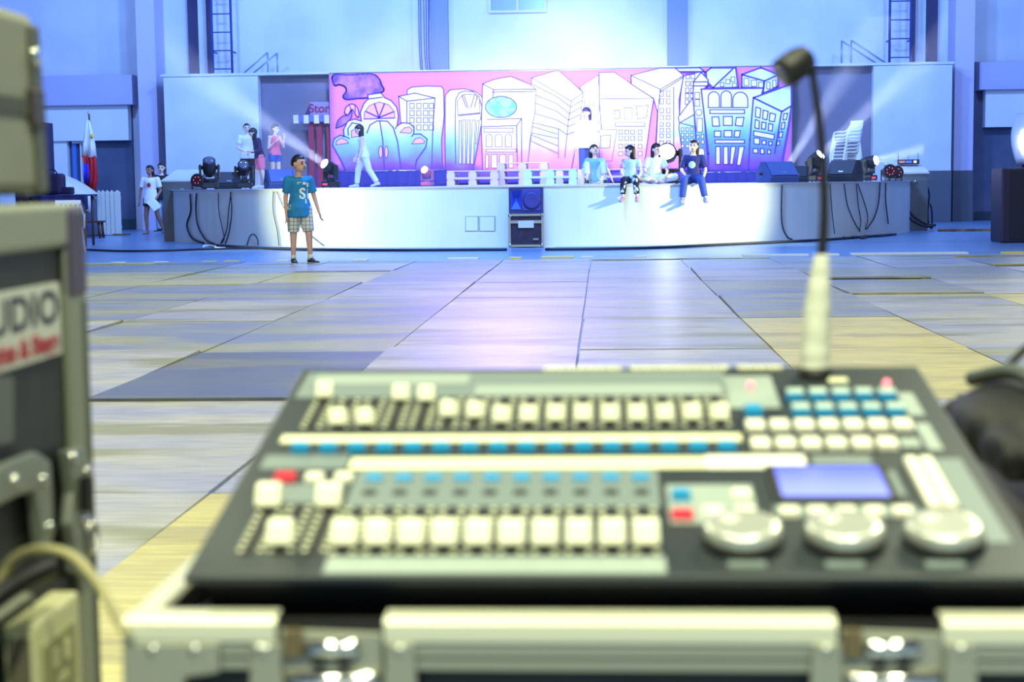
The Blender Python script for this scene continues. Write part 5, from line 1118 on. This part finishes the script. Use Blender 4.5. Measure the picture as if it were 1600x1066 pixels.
def fplate(name, poly, y, th, m, bevel=.0015):
    pts = [at(px, py, 1.2 + y) for px, py in poly]; return MB().prism([(p.x - c0.x, p.z) for p in pts], (0, y, 0), (1, 0, 0), (0, 0, 1), (0, th, 0)).build(name, m, fcs, bevel)
cpl = fplate('corner_plate', ((191, 1006), (342, 1006), (342, 1052), (288, 1060), (284, 1120), (191, 1120)), -.0035, .004, m_alud)
riv(240, 1017, cpl); riv(305, 1017, cpl); riv(406, 1016, fcs)
for cx in (515, 1392):
    lp = fplate('latch_dish', ((cx - 78, 984), (cx + 82, 990), (cx + 82, 1140), (cx - 78, 1140)), .006, .004, m_alud)
    fplate('latch_hinge', ((cx - 72, 985), (cx - 44, 985), (cx - 44, 1030), (cx - 72, 1030)), .000, .006, mat('latch_brown', (96, 84, 56), 0.5))
    p0 = at(cx - 28, 1014, 1.203) - c0 + V((0, 0, c0.z)); p1 = at(cx + 34, 1012, 1.203) - c0 + V((0, 0, c0.z))
    MB().caps(p0, p1, .0075, .0075, 14).build('latch_handle', m_chrome, lp)
    p0 = at(cx - 60, 1064, 1.203) - c0 + V((0, 0, c0.z)); p1 = at(cx + 66, 1062, 1.203) - c0 + V((0, 0, c0.z)); MB().caps(p0, p1, .0075, .0075, 14).build('latch_bar', m_chrome, lp)
    for dx in (-18, 22): MB().cyl(at(cx + dx, 1034, 1.200) - c0 + V((0, 0, c0.z)), at(cx + dx, 1034, 1.206) - c0 + V((0, 0, c0.z)), .005).build('screw', m_slot, lp)
    for px in (cx - 100, cx + 110):
        bp_ = fplate('latch_bracket', ((px - 22, 1006), (px + 22, 1006), (px + 30, 1140), (px - 30, 1140)), -.0035, .004, m_alud); riv(px, 1017, bp_)
for x in (.07, CW - .07):
    for y in (.08, D_ - .08):
        cs = MB().bb(x - .03, x + .03, y - .03, y + .03, .085, .10).build('caster', m_alu, fcs); MB().cyl((x - .015, y, .045), (x + .015, y, .045), .045, n=20).build('wheel', m_rub, cs)

# ------------------------------------------------------------------ tall rack case at the left
XR = -.56; f0 = atx(127, 408, XR); YF = f0.y; RZ = atx(70, 319, XR).z
rk = thing('rack_case', 'tall black rack case with a white studio sticker and dull metal edges', 'case', (XR, YF, 0))
rq = lambda px, py: (lambda p: (p.y - YF, p.z))(atx(px, py, XR))
MB().bb(-.55, -.004, -.85, -.004, .10, RZ - .006).build('case_body', mat('rack_green_black', (26, 32, 28), 0.55, rgb2=(34, 42, 36), scale=30), rk)
m_rail = mat('rack_rail_grey', (150, 154, 134), 0.5, 0.15); m_edge = mat('rack_edge_dull', (138, 144, 124), 0.5, 0.15)
rz1 = rq(50, 392)[1]; MB().bb(-.03, .004, -.85, .002, rz1, RZ).build('top_rail', m_rail, rk, bevel=.006); MB().bb(-.55, -.03, -.03, .002, RZ - .03, RZ).build('top_rail', m_rail, rk, bevel=.004); MB().bb(-.55, -.03, -.85, -.03, RZ - .02, RZ - .002).build('lid', m_case, rk)
y100 = rq(103, 500)[0]; MB().bb(-.03, .003, y100, .003, .10, rz1 - .002).build('corner_edge', m_edge, rk, bevel=.003)
MB().bb(-.03, .0035, y100 * .25, .0035, .10, rz1 - .06).build('edge_strip', mat('rack_edge_dark', (84, 90, 78), 0.6), rk)  # outer edge strip in a darker grey-green
cn = MB().bb(-.035, .006, y100, .006, rz1 - .055, RZ - .002).build('corner_cap', mat('cap_violet_grey', (84, 76, 96), 0.5, .3), rk, bevel=.008)
def fquad(name, poly, x0, th, m, bevel=0.0, par=None): return MB().prism([rq(*p) for p in poly], (x0, 0, 0), (0, 1, 0), (0, 0, 1), (th, 0, 0)).build(name, m, par or rk, bevel)
a, b = rq(91, 441), rq(91, 553); y0 = a[0] - .40
stk = MB().bb(-.004, .0012, y0, a[0], b[1], a[1]).build('sticker', mat('sticker_white', (206, 208, 196), 0.5), rk)
hgt = a[1] - b[1]
for txt, m_, frac, zc_, sp_c in (('STUDIO', mat('sticker_navy', (30, 32, 46), 0.5), .62, .66, 1.05), ('Lights & Stage', mat('sticker_red', (176, 40, 46), 0.5), .36, .20, .92)):
    me = text_mesh(txt, hgt * frac, .0004, hgt * .013, sp_c); xs = [v.co.x for v in me.vertices]; mxx = max(xs)
    want = .27 if txt[0] == 'S' else .208; scx = want / (max(xs) - min(xs))
    for v in me.vertices: v.co.x = (v.co.x - mxx) * scx
    link('lettering', me, m_, stk, loc=(.0016, a[0] - .008, b[1] + hgt * zc_), rot=(PI / 2, 0, PI / 2))
fquad('small_plate', ((-30, 588), (19, 590), (19, 690), (-30, 705)), -.002, .004, mat('plate_grey', (92, 98, 92), .5), .001)
def rivet(px, py, par, r=.0075, x=.012): y, z = rq(px, py); return MB().ell((x, y, z), .005, r, r, None, 12, 7).build('rivet', m_chrome, par)
m_brk = mat('bracket_dull_steel', (132, 140, 128), .42, .35)
b1 = fquad('corner_bracket', ((88, 705), (112, 698), (124, 715), (125, 760), (122, 812), (124, 880), (112, 905), (100, 895), (98, 850), (92, 820), (97, 770)), 0.0, .012, m_brk, .003)
for p in ((95, 716), (119, 738), (122, 780), (113, 814)): rivet(*p, b1, x=.012)
fquad('latch_hook', ((106, 745), (116, 745), (116, 800), (106, 800)), .012, .010, m_slot, .002, b1)
y, z = rq(124, 838); MB().tube([(.014 + .0 * t, y + .014 * math.cos(t), z + .016 * math.sin(t)) for t in [2 * PI * i / 18 for i in range(19)]], .0035, 8).build('pull_ring', m_chrome, b1)
b2 = fquad('corner_bracket', ((-40, 745), (-10, 725), (40, 706), (62, 722), (66, 800), (64, 862), (50, 872), (42, 800), (36, 768), (10, 775), (-40, 800)), 0.0, .012, m_brk, .003)
for p in ((2, 752), (48, 752), (58, 826)): rivet(*p, b2)
for x in (-.47, -.07):
    for y in (-.77, -.08):
        cs = MB().bb(x - .03, x + .03, y - .03, y + .03, .085, .10).build('caster', m_alu, rk); MB().cyl((x - .015, y, .045), (x + .015, y, .045), .045, n=20).build('wheel', m_rub, cs)
# smaller grey case on top of the rack
XU = -.60; uf = atx(66, 170, XU); ut = atx(58, 24, XU).z
uc = thing('amplifier_case', 'plain olive grey case standing on top of the tall rack at the left', 'case', (XU, uf.y, RZ + .0015), (0, R_(-1.2), 0)); uh = ut - RZ
MB().bb(-.50, 0, -.62, 0, .008, uh).build('case_body', mat('case_olive_grey', (140, 142, 122), 0.55, rgb2=(132, 134, 116), scale=8), uc, bevel=.012)
for z in (uh * .50,): MB().bb(-.50, .003, -.62, .003, z - .008, z + .008).build('lid_seam', mat('seam_dark', (74, 76, 64), .6), uc)
MB().bb(-.03, .004, -.03, .004, .01, uh - .012).build('corner_edge', mat('case_edge_olive', (88, 90, 74), .5), uc, bevel=.004)
MB().ell((.006, -.022, uh * .77), .005, .009, .011).build('rivet', m_chrome, uc); MB().bb(-.01, .008, -.04, -.004, uh * .40, uh * .60).build('latch', mat('latch_umber', (70, 62, 58), .5), uc, bevel=.003)
for x in (-.45, -.05):
    for y in (-.57, -.05): MB().cyl((x, y, 0), (x, y, .012), .015, n=12).build('rubber_foot', m_rub, uc)
# power strip hanging against the rack, its lead and a black cable
s0 = atx(75, 955, -.50); psx = thing('power_strip', 'cream power strip standing on end against the black rack', 'power strip', (-.5420, 1.485, .0)); zt = .678
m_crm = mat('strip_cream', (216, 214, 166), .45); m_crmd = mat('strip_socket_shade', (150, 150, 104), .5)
MB().bb(-.015, .015, -.065, .065, .0, zt).build('body', m_crm, psx, bevel=.004)
MB().bb(-.010, .011, -.0665, -.064, .02, zt - .012).build('edge_face', mat('strip_edge_brown', (112, 104, 84), .6), psx)
for j in range(6):
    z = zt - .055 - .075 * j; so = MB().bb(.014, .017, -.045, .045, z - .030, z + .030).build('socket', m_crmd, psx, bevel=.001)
    for y, zz, w_, h_ in ((-.016, .010, .010, .018), (.016, .010, .010, .018), (0, -.014, .022, .008)): MB().bb(.0165, .019, y - w_ / 2, y + w_ / 2, z + zz - h_ / 2, z + zz + h_ / 2).build('socket_hole', m_crm, so)
def near_cable(name, label, pts, r, m, r1=None):
    Q = [at(px, py, Y) for px, py, Y in pts]; o = Q[0].copy(); return tag(link(name, MB().tube([q - o for q in smoothpts(Q, 8)], r, 10, r1).mesh(name), m, None, loc=o), label, 'cable')
near_cable('power_lead', 'beige power lead arching from the rack over to the corner of the desk case', ((-30, 990, 1.40), (2, 905, 1.42), (25, 872, 1.42), (62, 859, 1.41), (110, 868, 1.38), (148, 905, 1.34), (172, 945, 1.28), (198, 990, 1.19)), .0055, mat('lead_beige', (156, 150, 110), .5), .0042)
near_cable('black_lead', 'thick black lead crossing the rack side under the beige lead', ((-40, 960, 1.36), (0, 930, 1.38), (40, 904, 1.41), (78, 886, 1.45)), .010, m_rub)
near_cable('grey_lead', 'pale grey lead below the thick black lead at the left edge', ((-40, 985, 1.34), (0, 962, 1.36), (30, 940, 1.38), (42, 934, 1.40), (46, 945, 1.41)), .005, mat('lead_grey', (130, 132, 116), .5))

# ------------------------------------------------------------------ trunk and black bag right of the desk
tk = thing('storage_chest', 'dark storage chest to the right of the lighting desk with a black bag on it', 'chest', (.44, 1.42, 0)); TZ = .775
MB().bb(0, .62, 0, .62, .02, TZ).build('body', mat('trunk_navy_black', (26, 28, 40), .35), tk, bevel=.01)
for x in (0, .62): MB().bb(x - .012, x + .012, -.004, .624, TZ - .03, TZ + .003).build('edge_rail', mat('trunk_edge', (58, 60, 76), .35, .5), tk, bevel=.003)
for x in (.05, .57):
    for y in (.05, .57): MB().cyl((x, y, 0), (x, y, .02), .02, n=12).build('foot', m_rub, tk)
bx = at(1572, 720, 1.74); bgg = thing('black_bag', 'black padded bag with a grey strap lying right of the lighting desk', 'bag', (bx.x + .03, 1.74, TZ + .004))
m_bb = mat('bag_black', (14, 15, 15), .6, bump=.2, scale=20)
remesh(MB().ell((0, .02, .03), .085, .14, .05, None, 18, 10).ell((.07, .0, .035), .07, .12, .062, None, 18, 10).ell((-.035, -.08, .022), .04, .10, .03, None, 14, 8).bb(-.07, .12, -.15, .14, .0, .025), 'body', m_bb, bgg, .006, 4)
MB().tube(smoothpts([(-.05, .08, .075), (-.02, .0, .092), (.0, -.08, .070), (.03, -.16, .03), (.08, -.17, .012)], 6), .009, 8).build('strap', mat('strap_grey', (70, 78, 74), .6), bgg)
MB().tube(smoothpts([(-.02, .10, .07), (.05, .14, .12), (.14, .12, .13), (.2, .06, .10)], 6), .005, 8).build('carry_loop', m_rub, bgg)
e = at(1503, 655, 1.80); cnn = thing('connector_plug', 'red and cream cable plug lying between the desk and the black bag', 'plug', (e.x, 1.80, TZ + .004))
MB().caps((0, .02, .034), (.004, -.02, .030), .016, .014, 12).build('red_sleeve', mat('plug_red', (176, 24, 28), .4), cnn); MB().caps((.004, -.024, .028), (.014, -.10, .016), .013, .011, 12).build('cream_barrel', m_knob, cnn); MB().caps((0, .024, .034), (-.004, .06, .024), .02, .016, 12).build('black_boot', m_rub, cnn); MB().bb(-.014, .016, -.09, .06, -.001, .012).build('base_clip', m_rub, cnn)
e = at(1531, 634, 1.92); tl = thing('highlight_glow', 'small added glow standing in for a highlight behind the black bag', 'highlight', (e.x, 1.92, TZ + .004)); tzz = max(e.z - TZ, .02)  # made-up glowing piece standing in for a bright highlight
MB().cyl((0, .012, tzz), (.05, .09, tzz), .014, .016).build('barrel', m_moving, tl); MB().bb(-.01, .05, .02, .08, 0, tzz).build('clip_stand', m_moving, tl); MB().ell((0, .008, tzz), .008, .005, .008, None, 12, 8).build('glow_bead', lit('highlight_white', (214, 220, 255), 5), tl)
